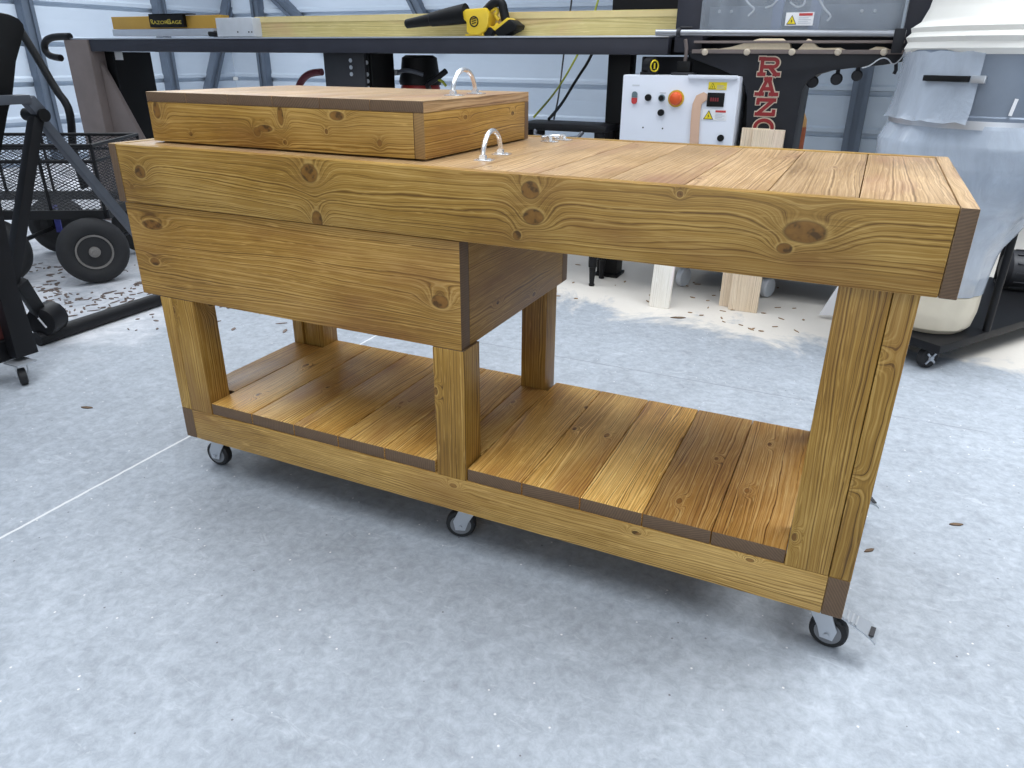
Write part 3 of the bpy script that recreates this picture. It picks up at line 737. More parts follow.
bm = nb(); a_ = fy(612, 10, YS+.40); b_ = fy(684, 10, YS+.40); box(bm, (a_.x, YS+.40, 1.19), (b_.x, YS+.62, 1.62)); obj('rear_cabinet', bm, M_black2, SW, .006)
bm = nb(); box(bm, (.80, YS+.24, 1.10), (1.74, YS+.30, 1.205)); obj('rear_beam', bm, M_cast, SW, .003)
# slab-serif letters, cream edge under red face
def stroke_letter(ch, cx, cz, w, h, slant=0.0):
    S = {'R': [((-.38, -.5), (-.38, .5)), ((-.38, .44), (.18, .44)), ((-.38, -.02), (.18, -.02)), ('arc', .18, .21, .23, .23, -92, 92), ((.02, -.02), (.42, -.5)), ((-.52, -.46), (-.2, -.46)), ((-.52, .46), (-.3, .46)), ((.28, -.46), (.55, -.46))],
         'A': [((-.36, -.5), (-.02, .5)), ((.36, -.5), (.02, .5)), ((-.22, -.14), (.22, -.14)), ((-.56, -.46), (-.18, -.46)), ((.18, -.46), (.56, -.46)), ((-.16, .46), (.14, .46))],
         'Z': [((-.42, .44), (.46, .44)), ((.38, .44), (-.38, -.44)), ((-.46, -.44), (.46, -.44)), ((-.42, .46), (-.42, .2)), ((.46, -.46), (.46, -.2))],
         'O': [('arc', 0, 0, .46, .46, -1, 181), ('arc', 0, 0, .46, .46, 179, 361)]}[ch]
    straight = [q for q in S if q[0] != 'arc']; arcs = [q[1:] for q in S if q[0] == 'arc']
    bms = {}
    for key, th, yy in (('letter_edge', .0245, -.0012), ('letter_face', .0150, -.0052)):
        bm = nb()
        for i, (p, q) in enumerate(straight):
            y_ = YS+yy-i*.0003
            P0 = Vector((cx+p[0]*w, y_, cz+p[1]*h)); P1 = Vector((cx+q[0]*w, y_, cz+q[1]*h))
            e = (P1-P0).normalized()*(th*.32); bar(bm, P0-e, P1+e, th, .0018, up=(0, 1, 0))
        for i, (ax, az, rx, rz, t0, t1) in enumerate(arcs):
            n_ = 20; y_ = YS+yy-(len(straight)+i)*.0003
            T_ = [math.radians(t0+(t1-t0)*k/n_) for k in range(n_+1)]
            P = lambda t, o: Vector((cx+ax*w+math.cos(t)*(rx*w+o), y_-.0009, cz+az*h+math.sin(t)*(rz*h+o)))
            prism(bm, [P(t, th/2) for t in T_]+[P(t, -th/2) for t in T_[::-1]], (0, .0018, 0))
        bms[key] = bm
    e = lab(obj('letter', bms['letter_edge'], M_cream, colm, smooth=False), 'cream edged red letter ' + ch)
    f = obj('letter_face', bms['letter_face'], M_red, e, smooth=False)
for ch, px, py in (('R', 769.5, 66.5), ('A', 767.5, 86.5), ('Z', 765.5, 107), ('O', 763.5, 127.5), ('R', 761.5, 148)):
    c = fy(px, py, YS); stroke_letter(ch, c.x, c.z, .080, .066)
# head: side jambs, back plate, window panel, clear guard
a, b = fy(676, 29, YS+.04), fy(704, 29, YS+.04)
bm = nb(); box(bm, (a.x, YS+.03, 1.118), (b.x, YS+.36, 1.62)); obj('head_jamb', bm, M_beam, SW, .004)
a2, b2 = fy(904, 27, YS+.04), fy(932, 27, YS+.04)
bm = nb(); box(bm, (a2.x, YS+.03, 1.118), (b2.x, YS+.36, 1.62)); obj('head_jamb', bm, M_beam, SW, .004)
bm = nb(); box(bm, (b.x, YS+.03, 1.57), (a2.x, YS+.36, 1.62)); obj('head_crossbeam', bm, M_beam, SW, .004)
p0_, p1_ = fy(708, 7, YS+.12), fy(898, 29, YS+.12)
bm = nb(); box(bm, (p0_.x, YS+.12, 1.19), (p1_.x, YS+.16, p0_.z)); hp = obj('blade_housing', bm, M_headp, SW, .004)
bm = nb(); box(bm, (b.x+.01, YS+.3, 1.18), (a2.x-.01, YS+.32, 1.56)); obj('back_plate', bm, M_headp, SW, .003)
for q in ((719.5, 11.5), (731.5, 11.5), (862, 11), (875, 11)):
    c = fy(*q, YS+.12); bm = nb(); lathe(bm, (c.x, YS+.12, c.z), (0, -1, 0), ((-.001, .008), (.002, .008), (.006, .005), (.007, 0)), 12); obj('screw', bm, M_zinc, hp)
for q in ((751, 12), (845, 11)):
    c = fy(*q, YS+.12); bm = nb(); lathe(bm, (c.x, YS+.12, c.z), (0, -1, 0), ((-.001, .020), (.006, .020), (.006, .012), (.016, .012), (.016, .006), (.018, 0)), 6); obj('hex_bolt', bm, M_headp, hp)
for xq in (778, 816):
    c = fy(xq, 10, YS+.08); bm = nb(); box(bm, (c.x-.022, YS+.075, 1.192), (c.x+.022, YS+.118, 1.56)); lab(obj('clamp_ram', bm, plain('slate_blue_ram', lin(84, 100, 140), .4, .2), SW, .003), 'slate blue clamp ram')
for pts in (((740, -12), (748, 4), (756, 9), (748, 16)), ((765, 8), (774, 5), (781, -6), (778, -14)), ((812, -14), (818, -4), (824, 9), (832, 16), (827, 21)), ((790, 2), (797, 8), (806, 4), (803, -9))):
    bm = nb(); tube(bm, [fy(*q, YS+.062) for q in pts], .004, 8, smooth=2); obj('air_line', bm, M_lgrey, SW)
bm = nb(); a = fy(700, 29, YS+.03); b = fy(904, 29, YS+.03); box(bm, (a.x, YS+.02, 1.2), (b.x, YS+.026, 1.5)); gd = obj('clear_guard', bm, M_acryl, SW, .001)
def warn_label(parent, q0, q1, y, bgm, tri, redbar=True):
    a = fy(*q0, y); b = fy(*q1, y); w_, h_ = b.x-a.x, a.z-b.z
    bm = nb(); box(bm, (a.x, y-.0015, b.z), (b.x, y, a.z)); o = obj('warning_label', bm, bgm, parent)
    t0 = a.x+w_*.05; tw = w_*tri; th = min(h_*.82, tw*.9); zb = b.z+h_*.09
    bm = nb(); prism(bm, [(t0, y-.003, zb), (t0+tw, y-.003, zb), (t0+tw/2, y-.003, zb+th)], (0, .0012, 0)); obj('warning_triangle', bm, M_black2, o, smooth=False)
    bm = nb(); k = .80; cx, cz = t0+tw/2, zb+th*.36
    prism(bm, [(cx+(px_-cx)*k, y-.0042, cz+(pz-cz)*k) for px_, pz in ((t0, zb), (t0+tw, zb), (cx, zb+th))], (0, .001, 0)); obj('triangle_field', bm, M_ylabel, o, smooth=False)
    bm = nb(); prism(bm, [(cx+th*px_, y-.0054, zb+th*pz) for px_, pz in ((.03, .60), (-.10, .34), (-.01, .34), (-.04, .12), (.10, .40), (.01, .40))], (0, .001, 0)); obj('bolt_symbol', bm, M_black2, o, smooth=False)
    rx = t0+tw+w_*.06
    if redbar:
        bm = nb(); box(bm, (rx, y-.003, b.z+h_*.74), (b.x-w_*.05, y-.0014, b.z+h_*.93)); obj('red_header', bm, M_rbutton, o)
    bm = nb()
    for k_ in range(4):
        z_ = b.z+h_*(.16+.135*k_); box(bm, (rx, y-.0028, z_), (b.x-w_*(.08+.1*(k_ % 2)), y-.0014, z_+h_*.045))
    obj('print_lines', bm, M_lgrey, o)
    return o
warn_label(gd, (786.5, 12.5), (812.5, 25.5), YS+.0195, M_wlabel, .36)
# front bar with its collar
A_, B_ = fy(656, 32.5, YS-.06), fy(906, 33.5, YS-.06)
bm = nb(); cyl(bm, A_, B_, .0125, seg=16); rod = obj('guide_bar', bm, plain('brushed_steel_bar', lin(158, 160, 166), .34, .8, .1), SW)
bm = nb(); p = fy(679, 33, YS-.06); lathe(bm, p, (1, 0, 0), ((-.008, .0137), (-.008, .02), (.008, .02), (.008, .0137)), 14)
tube(bm, [fy(679, 29, YS-.06), fy(681, 27.5, YS-.06), fy(692, 27.5, YS-.03)], .005, 8); box(bm, (p.x-.008, YS-.055, p.z-.01), (p.x+.008, YS+.04, p.z+.01)); obj('bar_collar', bm, M_cast, SW)
bm = nb(); p = fy(900, 33, YS-.06); box(bm, (p.x-.02, YS-.075, 1.118), (p.x+.02, YS+.05, p.z+.016)); obj('bar_bracket', bm, M_cast, SW, .003)
a, b = fy(694, 40.5, YS-.02), fy(905, 42, YS-.02)
bm = nb(); box(bm, (a.x, YS-.02, b.z-.004), (b.x, YS+.12, b.z+.006)); obj('clamp_ledge', bm, M_tan, SW, .001)
a, b = fy(692, 51, YS-.012), fy(906, 51, YS-.012)
bm = nb(); box(bm, (a.x, YS-.014, b.z-.012), (b.x, YS+.02, b.z+.004)); obj('front_lip', bm, M_tan, SW, .001)
for px in (705, 747, 792, 838, 884):
    c = fy(px, 52, YS-.015); bm = nb(); lathe(bm, c, (0, -1, 0), ((0, .014), (.006, .014), (.012, .009), (.013, 0)), 10); obj('cap_bolt', bm, M_cream, SW)
for (px, py, r) in ((812.5, 82, .024), (836.5, 79, .024), (857, 75.5, .022)):
    c = fy(px, py, YS+.06); bm = nb(); lathe(bm, c, (0, -1, 0), ((-.05, .010), (-.012, .010), (-.012, r), (.010, r), (.014, r*.8), (.014, 0)), 20)
    box(bm, (c.x-.008, c.y+.012, c.z), (c.x+.008, c.y+.03, c.z+.06)); obj('clamp_knob', bm, M_cast, SW)
bm = nb(); tube(bm, [fy(*q, YS-.02) for q in ((905, 51), (902, 58), (893, 66), (888, 58), (880, 58), (870, 66), (862, 68))], .003, 6, smooth=2); obj('signal_wire', bm, M_lgrey, SW)
bm = nb(); tube(bm, [fy(*q, YS-.01) for q in ((896, 60), (896, 70), (894, 74))], .007, 8); obj('latch_hook', bm, M_cast, SW)
for (px, py) in ((678, 291), (768, 293), (870, 300)):
    c = fz(px, py, 0.0); c.y = max(c.y, YS+.03); c = Vector((c.x, YS+.20, 0))
    bm = nb(); lathe(bm, (c.x, c.y, .05), (.9, -.4, 0), ((-.016, .02), (-.016, .045), (-.010, .05), (.010, .05), (.016, .045), (.016, .02)), 20); w_ = obj('caster', bm, M_lgrey, SW)
    bm = nb(); box(bm, (c.x-.03, c.y-.03, .105), (c.x+.03, c.y+.03, .14)); box(bm, (c.x-.02, c.y+.018, .05), (c.x+.02, c.y+.024, .105)); obj('caster_fork', bm, M_zinc, w_, .002)
# sawdust caught on the ledges
bm = nb()
def mound(pts, y0_, dep):
    prism(bm, [fy(*q, y0_) for q in pts], (0, dep, 0))
mound(((714, 49.5), (730, 47), (748, 42), (760, 38.5), (782, 38.5), (790, 44), (791, 50)), YS-.012, .06)
mound(((797, 50), (801, 46), (808, 38.5), (811, 40), (818, 47), (824, 48), (840, 47.5), (846, 50)), YS-.012, .06)
mound(((868, 50), (876, 46.5), (884, 47), (892, 50)), YS-.012, .05)
mound(((694, 50.5), (702, 48.8), (716, 48.5), (722, 50.5)), YS-.012, .05)
tag(obj('sawdust', bm, M_dust, None, .004), 'pale sawdust heaps caught along the ledge above the red letters', 'sawdust', kind='stuff')

# ---------------------------------------------------------------- white control box beside the column
YC = YS-.06
CB = thing('control_box', 'white electrical control box with orange emergency stop beside the saw column', 'control box', (.83, YC+.1, .45))
a, b = fy(623, 76, YC), fy(740, 75, YC)
x0c, x1c, zt = fy(623, 76, YC).x, fy(741, 75, YC).x, fy(680, 75.5, YC).z
bm = nb(); box(bm, (x0c, YC, .42), (x1c, YC+.20, zt)); obj('enclosure', bm, M_white, CB, .008)
bm = nb(); a = fy(688, 76, YC-.01); box(bm, (a.x, YC-.014, zt-.012), (x1c-.01, YC-.0005, zt+.004)); obj('rain_lip', bm, M_white, CB, .003)
def disc(name, q, r, depth, m, parent=CB, y=None, seg=20, dome=False):
    y = YC if y is None else y; c = fy(*q, y); bm = nb()
    if dome: lathe(bm, (c.x, y, c.z), (0, -1, 0), ((-.001, r), (depth*.4, r), (depth*.8, r*.8), (depth, r*.4), (depth, 0)), seg)
    else: lathe(bm, (c.x, y, c.z), (0, -1, 0), ((-.001, r), (depth, r), (depth, 0)), seg)
    return obj(name, bm, m, parent)
disc('button_ring', (676.3, 98.5), .036, .008, plain('ochre_ring', lin(206, 170, 50), .45)); disc('emergency_stop', (676.3, 98.5), .029, .035, M_estop, dome=True)
for q in ((648.5, 97.5), (661.2, 112.5), (720.8, 138)): disc('push_button', q, .0145, .012, M_black2)
o = disc('push_button', (662, 98), .0150, .010, M_tealbutton); disc('button_cap', (662, 98), .0110, .016, M_black2, parent=o)
bm = nb(); c = fy(634.7, 97.5, YC); k = .0125
prism(bm, [(c.x+k*math.cos(t), YC-.008, c.z+.014+k*math.sin(t)) for t in [math.pi*i/10 for i in range(11)]] + [(c.x-k, YC-.008, c.z), (c.x+k, YC-.008, c.z)], (0, .0085, 0)); obj('start_button', bm, M_tealbutton, CB, smooth=False)
bm = nb(); prism(bm, [(c.x+k*math.cos(t), YC-.008, c.z-.015+k*math.sin(t)) for t in [math.pi+math.pi*i/10 for i in range(11)]] + [(c.x+k, YC-.008, c.z-.001), (c.x-k, YC-.008, c.z-.001)], (0, .0085, 0)); obj('stop_button', bm, M_rbutton, CB, smooth=False)
bm = nb(); a, b = fy(708, 92.5, YC), fy(723.5, 107, YC); box(bm, (a.x, YC-.006, b.z), (b.x, YC+.001, a.z)); dsp = obj('display', bm, M_black2, CB, .002)
bm = nb(); a, b = fy(710.5, 97.5, YC), fy(719, 101.5, YC)
for i in range(4):
    wx = (b.x-a.x)/4; box(bm, (a.x+wx*i+.001, YC-.0075, b.z), (a.x+wx*(i+1)-.002, YC-.0055, a.z))
me_ = plain('dim_red_digits', lin(120, 34, 40), .5); obj('digit_row', bm, me_, dsp)
warn_label(CB, (709, 82), (726.5, 90), YC-.0002, M_ylabel, .36, False)
warn_label(CB, (703, 109), (726, 121), YC-.0002, M_wlabel, .42)
for q in ((643, 127.5), (662.5, 128.5)): disc('screw_hole', q, .0035, .001, M_black2)
for (qa, qb) in (((632.5, 84.5), (639.5, 86)), ((660, 92.3), (666, 93.3))):
    bm = nb(); a, b = fy(*qa, YC), fy(*qb, YC); box(bm, (a.x, YC-.001, b.z), (b.x, YC+.0005, a.z)); obj('print_line', bm, M_lgrey, CB)
bm = nb(); box(bm, (x1c-.10, YC+.13, .55), (1.148, YC+.17, .68)); obj('mounting_arm', bm, M_black, CB, .003)
# tan bent strip hanging on the box
pts = [fy(*q, YC-.012) for q in ((707, 97), (703, 96.5), (699, 99), (697, 104), (695.8, 112), (695, 122), (694, 142), (692, 165))]
bm = nb()
for p, q in zip(pts[:-1], pts[1:]): pass
left = [p + Vector((-.020, 0, 0)) for p in pts[3:]]; right = [p + Vector((.020, 0, 0)) for p in pts[3:]]
out = [pts[0]+Vector((0, 0, -.012)), pts[0]+Vector((0, 0, .012)), pts[1]+Vector((0, 0, .018)), pts[2]+Vector((-.014, 0, .014))] + left + right[::-1]
prism(bm, out, (0, .006, 0)); tag(obj('bent_strip', bm, M_tanstrip, None, .001), 'tan bent strip hanging down the front of the white control box', 'strip')
# tape measure and small clamp on top of the box
c = fy(655, 70, YC+.05); TM = thing('tape_measure', 'black tape measure with round yellow badge on the white control box', 'tape measure', (c.x, YC+.05, zt))
bm = nb(); lathe(bm, (c.x-.02, YC+.05, zt+.037), (.85, -.52, 0), ((-.022, .0), (-.022, .03), (-.018, .037), (.018, .037), (.022, .03), (.022, 0)), 22); box(bm, (c.x-.06, YC+.02, zt), (c.x+.005, YC+.09, zt+.012)); obj('case', bm, M_black, TM)
bm = nb(); ax = Vector((.85, -.52, 0)).normalized(); cc = Vector((c.x-.02, YC+.05, zt+.037)) + ax*.0225
u_, w_ = frame_of(ax); tube(bm, [cc+(u_*math.cos(2*math.pi*i/20)+w_*math.sin(2*math.pi*i/20))*.023 for i in range(20)], .0035, 6, closed=True); bar(bm, cc-w_*.012, cc+w_*.012, .008, .003, up=ax); obj('badge', bm, M_ylabel, TM)
c = fy(684, 70, YC+.06); TC = thing('toggle_clamp', 'small black toggle clamp standing on the white control box', 'clamp', (c.x, YC+.06, zt))
bm = nb(); box(bm, (c.x-.05, YC+.03, zt), (c.x+.05, YC+.10, zt+.012)); obj('clamp_base', bm, M_dgrey, TC, .002)
bm = nb(); box(bm, (c.x-.028, YC+.04, zt+.012), (c.x+.03, YC+.09, zt+.058)); obj('clamp_body', bm, M_black2, TC, .004)
bm = nb(); tube(bm, [(c.x+.0, YC+.065, zt+.058), (c.x+.004, YC+.06, zt+.10), (c.x-.004, YC+.05, zt+.145)], .008, 8, smooth=1); obj('lever', bm, M_tan, TC)

# ---------------------------------------------------------------- boards leaning on the saw
def lean_board(label, foot_l, foot_r, top_y, length, m, th=.022, shift=0.0, end=M_rawend):
    a, b = fz(*foot_l, 0), fz(*foot_r, 0); y = (a.y+b.y)/2; w_ = (b-a).length*.97; ang = math.asin(min(.9, (top_y-y)/length))
    T = thing('leaning_board', label, 'board', ((a.x+b.x)/2, y, 0), 'boards leaning on the saw')
    bm = nb(); box(bm, (-w_/2, 0, 0), (w_/2, th, length)); bev(bm, .0015, 1)
    bmesh.ops.recalc_face_normals(bm, faces=bm.faces)
    for f in bm.faces:
        if abs(f.normal.z) > .9: f.material_index = 1
    me = bpy.data.meshes.new('board'); bm.to_mesh(me); bm.free(); me.materials.append(m); me.materials.append(end)
    grain_attr(me, 'z', Vector((0, 0, 0)), (1, 1, 1), (RT.uniform(-5, 5), RT.uniform(-5, 5), 0))
    T.rotation_euler = (-ang, 0, shift)
    bpy.data.objects.remove(T, do_unlink=True)
    o = bpy.data.objects.new('leaning_board', me); COL.objects.link(o); o.location = ((a.x+b.x)/2, y, th*math.sin(ang)*0+.0005); o.rotation_euler = (-ang, 0, shift)
    return tag(o, label, 'board', 'boards leaning on the saw')
lean_board('narrow white board leaning alone left of the other offcuts under the bench rim', (648, 306.5), (669, 309), YC-.03, .62, M_white_board)
lean_board('pale board half hidden behind the wider raw pine board at the saw column', (718, 306), (744, 308.5), YS-.030, .815, M_raw, th=.02)
lean_board('wide raw pine board leaning on the saw column over the letters', (727, 310.5), (757, 312.5), YS-.052, .815, M_raw, th=.02)
a = fz(832, 318, 0)
bm = nb(); prism(bm, [fy(*q, 2.26) for q in ((819, 315), (838, 286), (842, 286), (842, 316))], (0, .02, 0))
o = obj('wedge_offcut', bm, M_wlabel, None, .001); tag(o, 'white wedge shaped offcut on the floor left of the plastic dust bag', 'offcut')

# ---------------------------------------------------------------- stool under the feed table, cables, vacuum, hose, canister
YT = YS-.04
c0 = fy(606, 126, YT); ST = thing('black_stool', 'low black padded stool with four tapered legs under the feed table', 'stool', (c0.x-.25, YT+.2, 0))
zs = c0.z; xa, xb = c0.x-.46, c0.x
bm = nb(); box(bm, (xa, YT, zs-.035), (xb, YT+.22, zs)); obj('seat', bm, M_black, ST, .012)
for sx, sy in ((xa+.04, YT+.04), (xb-.04, YT+.03), (xa+.04, YT+.19), (xb-.04, YT+.19)):
    bm = nb(); lathe(bm, (sx, sy, 0), (0, 0, 1), ((0, .014), (.01, .016), (.012, .012), (.10, .018), (.102, .022), (zs-.036, .026)), 14); obj('leg', bm, M_black, ST)
bm = nb(); tube(bm, [(xa+.09, YT+.01, zs-.034), (xa+.10, YT-.02, zs-.066), (xb-.14, YT-.02, zs-.066), (xb-.12, YT+.01, zs-.034)], .010, 10, smooth=1); obj('carry_handle', bm, M_grey, ST)
def cable(label, pts, r, m, y):
    bm = nb(); tube(bm, [fy(px, py, yy) for (px, py, yy) in pts], r, 8, smooth=2); return tag(obj('power_cable', bm, m), label, 'cable', 'cables hanging behind the feed table')
yk = YS+.66
cable('yellow green cable curving down behind the feed table to the stool', [(606, -25, yk), (598, 0, yk), (590, 30, yk), (574, 62, yk+.04), (556, 92, yk-.1), (534, 117, YT+.16)], .0058, M_cordg, yk)
cable('thick black cable slanting down to the stool from the feed table', [(600, 30, yk), (591, 58, yk), (576, 80, yk-.05), (562, 104, yk-.2), (549, 119, YT+.15)], .0082, M_black2, yk)
cable('thin dark cable hanging nearly straight between the yellow and black ones', [(574, -25, yk), (572, 0, yk), (567, 30, yk), (563, 60, yk+.12), (559, 95, yk), (554, 119, YT+.20)], .0050, M_dgrey, yk)
yv = YS+.36
v0, v1 = fy(392, 57, yv), fy(427, 86, yv); vx = (v0.x+v1.x)/2; vr = (v1.x-v0.x)/2
VC = thing('shop_vacuum', 'black shop vacuum with red tub below the feed table left of the stool', 'vacuum', (vx, yv+.15, 0))
bm = nb(); lathe(bm, (vx, yv+vr, 0), (0, 0, 1), ((0.02, 0), (0.02, vr*.82), (.10, vr*.9), (v1.z-.015, vr*1.02), (v1.z, vr*.98), (v1.z, 0)), 28); obj('tub', bm, M_redtub, VC)
bm = nb(); lathe(bm, (vx, yv+vr, 0), (0, 0, 1), ((v1.z+.001, vr*1.05), (v1.z+.02, vr*1.1), (v1.z+.045, vr*1.05), (v1.z+.075, vr*.98), (1.085, vr*.9), (1.10, vr*.7), (1.10, 0)), 28); hd = obj('motor_head', bm, M_black2, VC)
bm = nb(); tube(bm, [(vx-vr*.7, yv+.01, v1.z+.065), (vx-vr*.3, yv-.03, v1.z+.082), (vx+vr*.3, yv-.03, v1.z+.08), (vx+vr*.75, yv+.01, v1.z+.06)], .012, 8, smooth=2); obj('grab_handle', bm, M_grey, hd)
bm = nb(); c = fy(395, 72.5, yv-.03); lathe(bm, c, (0.2, -1, 0), ((-.05, .016), (.004, .016), (.006, .009), (.006, 0)), 14); obj('latch_knob', bm, M_hub, hd)
for k in range(4):
    t = math.radians(45+90*k); bm = nb(); lathe(bm, (vx+math.cos(t)*vr*.8, yv+vr+math.sin(t)*vr*.8, .03), (math.sin(t), math.cos(t), 0), ((-.012, 0), (-.012, .03), (.012, .03), (.012, 0)), 14); obj('caster', bm, M_rubber, VC)
q = [fy(x, y, yv-.03) for x, y in ((427, 84), (436, 79), (446, 71))]
bm = nb(); tube(bm, [(vx+vr*.9, yv+.05, v1.z-.03), q[0], q[1], q[2]], .016, 10, smooth=1); obj('hose_wand', bm, M_black, VC)
bm = nb(); tube(bm, [fy(x, y, yv-.03) for x, y in ((438, 79), (443, 82), (446, 86))], .008, 8); obj('cable_tip', bm, M_cordg, VC)
yh = YS+.5
bm = nb(); p = [fy(x, y, yh) for x, y in ((322, 72), (314, 72.5), (307, 75), (302, 80), (297, 90))]; p.append(Vector((p[-1].x-.06, yh, .5))); p.append(Vector((p[-1].x-.02, yh, .02)))
tube(bm, p, .022, 10, smooth=2); tag(obj('air_hose', bm, M_maroon), 'maroon hose curving out behind the middle pedestal of the feed table', 'hose')
yo = YS+.74
c = fy(797, 118, yo); zt_ = fy(797, 103, yo).z
CN = thing('gas_cylinder', 'tall orange cylinder with ochre dome behind the saw column', 'cylinder', (c.x-.01, yo, 0))
bm = nb(); lathe(bm, (c.x-.01, yo, 0), (0, 0, 1), ((0, 0), (0, .06), (.02, .064), (zt_-.12, .064), (zt_-.115, .062), (zt_-.115, 0)), 24); obj('body', bm, M_orange, CN)
bm = nb(); lathe(bm, (c.x-.01, yo, 0), (0, 0, 1), ((zt_-.1145, .063), (zt_-.08, .06), (zt_-.035, .04), (zt_-.01, .022), (zt_, .018), (zt_, 0)), 24); obj('dome', bm, M_gdome, CN)

# ================================================================ dust collector on its dolly
DC = Vector((2.17, 2.26, 0)); RD = .40
DT_ = thing('dust_collector', 'dust collector with white cloth top bag, grey drum and clear plastic bag', 'dust collector', DC)
ang = math.radians(38)
def dl(u, v, z): # dolly axes
    return Vector((2.03, 1.735, 0)) + Vector((math.cos(ang+.25), math.sin(ang+.25), 0))*0 + u*Vector((.56, .83, 0)) + v*Vector((-.83, .56, 0)) + Vector((0, 0, z))
bm = nb(); prism(bm, [dl(0, 0, .085), dl(1.15, 0, .085), dl(1.15, .44, .085), dl(0, .44, .085)], (0, 0, .035)); obj('dolly_deck', bm, M_black, DT_, .006)
for (u, v) in ((.06, .07), (1.05, .07), (.06, .37), (1.05, .37)):
    c = dl(u, v, .042); ax = Vector((.66, -.75, 0))
    bm = nb(); lathe(bm, c, ax, ((-.018, 0), (-.018, .034), (-.012, .042), (.012, .042), (.018, .034), (.018, 0)), 18); w_ = obj('dolly_caster', bm, M_tire, DT_)
    bm = nb()
    for k in range(4):
        t = math.pi/4+k*math.pi/2; u2, w2 = frame_of(ax.normalized()); p = c+ax.normalized()*.019
        bar(bm, p, p+(u2*math.cos(t)+w2*math.sin(t))*.030, .008, .004, up=ax)
    lathe(bm, c+ax.normalized()*.018, ax, ((0, .012), (.006, .010), (.006, 0)), 12); obj('caster_spokes', bm, M_zinc, w_)
# bag axis: upright through the middle of the deck
BC = Vector((2.045, 1.965, 0))
def bag(name, prof, m, folds, amp, seed, seg=72, parent=DT_):
    rg = random.Random(seed); ph = [rg.uniform(0, 6.28) for _ in range(8)]; bm = nb(); rows = []
    zs_ = []
    for (z0, r0), (z1, r1) in zip(prof[:-1], prof[1:]):
        for i in range(6): zs_.append((z0+(z1-z0)*i/6, r0+(r1-r0)*i/6))
    zs_.append(prof[-1])
    for (z, r) in zs_:
        row = []
        for k in range(seg):
            t = 2*math.pi*k/seg
            f = sum(math.sin(t*n_ + ph[j] + z*4*math.sin(ph[j])) * amp/(1+j*.5) for j, n_ in enumerate(folds))
            f += math.sin(z*23+ph[5]+t*2)*amp*.5
            kk = min(1, max(0, (.78-z)/.35)); OFF = Vector((-.05, .03, 0))*kk*(1 if z < 1 else 0)
            row.append(bm.verts.new(BC + OFF + Vector((math.cos(t)*(r+f*r), math.sin(t)*(r+f*r), z))))
        rows.append(row)
    for a_, b_ in zip(rows[:-1], rows[1:]):
        for k in range(seg): bm.faces.new((a_[k], a_[(k+1) % seg], b_[(k+1) % seg], b_[k]))
    bm.faces.new(rows[0][::-1]); bm.faces.new(rows[-1])
    return obj(name, bm, m, parent)
lab(bag('plastic_bag', ((.275, .150), (.46, .172), (.58, .215), (.67, .290), (.76, .345), (.83, .356), (.885, .338), (.900, .334)), M_bag, (3, 5, 9, 16), .032, 4), 'cloudy clear plastic collection bag')
lab(bag('bag_bottom', ((.1215, .125), (.14, .142), (.20, .150), (.272, .150)), plain('dust_coated_film', lin(222, 210, 188), .45, 0, .10, 9), (3, 5, 9, 14), .020, 4), 'cream dust coated bottom of the plastic bag')
bm = nb(); rg = random.Random(2); lathe(bm, BC+Vector((-.05, .03, 0)), (0, 0, 1), ((.124, 0), (.124, .11), (.15, .125), (.21, .135), (.29, .13), (.33, .08), (.345, 0)), 36); o = obj('collected_sawdust', bm, M_dust, DT_); lab(o, 'cream sawdust lying in the bottom of the plastic bag')
bm = nb(); lathe(bm, BC, (0, 0, 1), ((.90, .29), (.90, .330), (.91, .335), (.925, .335), (.93, .330), (1.125, .330), (1.125, .29)), 56); drum = obj('drum', bm, M_drum, DT_)
bm = nb(); lathe(bm, BC, (0, 0, 1), ((.890, .331), (.888, .345), (.915, .345), (.913, .331)), 56); obj('bag_clamp_band', bm, M_alu, drum)
def on_drum(t, z, r=.335): return BC + Vector((math.cos(t)*r, math.sin(t)*r, z))
dirc = (CAM_P-BC); t0 = math.atan2(dirc.y, dirc.x)
for (da, db, z0, z1, m, nm) in ((.75, .30, 1.030, 1.048, M_black2, 'latch_handle'), (.28, .16, 1.027, 1.05, M_zinc, 'latch_catch')):
    bm = nb(); n_ = 10
    inn = [on_drum(t0-da+(da-db)*i/n_, z0, .333) for i in range(n_+1)]; outr = [on_drum(t0-da+(da-db)*i/n_, z0, .352) for i in range(n_+1)]
    prism(bm, inn+outr[::-1], (0, 0, z1-z0)); obj(nm, bm, m, drum, .002)
bm = nb(); p = on_drum(t0+.10, .935, .339); q = on_drum(t0+.12, .985, .339); bar(bm, p, q, .010, .006, up=(math.cos(t0), math.sin(t0), 0)); obj('sight_strip', bm, M_wlabel, drum)
# film wrapped over the left of the drum
bm = nb(); n_ = 18; rws = []
for z, rr, am in ((.905, .356, .012), (.95, .344, .008), (1.03, .338, .004), (1.12, .334, .002)):
    rws.append([bm.verts.new(on_drum(t0-2.2+(2.2-.22)*i/n_, z+.004*math.sin(i*2.3), rr+am*math.sin(i*1.9+z*40))) for i in range(n_+1)])
for a_, b_ in zip(rws[:-1], rws[1:]):
    for k in range(n_): bm.faces.new((a_[k], a_[k+1], b_[k+1], b_[k]))
lab(obj('wrapped_film', bm, M_bag, DT_), 'clear film wrapped round the left of the drum')
lab(bag('filter_bag', ((1.112, .331), (1.13, .343), (1.15, .336), (1.165, .345), (1.18, .330), (1.195, .334), (1.215, .305), (1.26, .285), (1.34, .270), (1.50, .275), (1.75, .27), (1.92, .21), (1.99, .12)), M_cloth, (2, 3, 5, 9), .016, 9), 'white cloth filter bag')
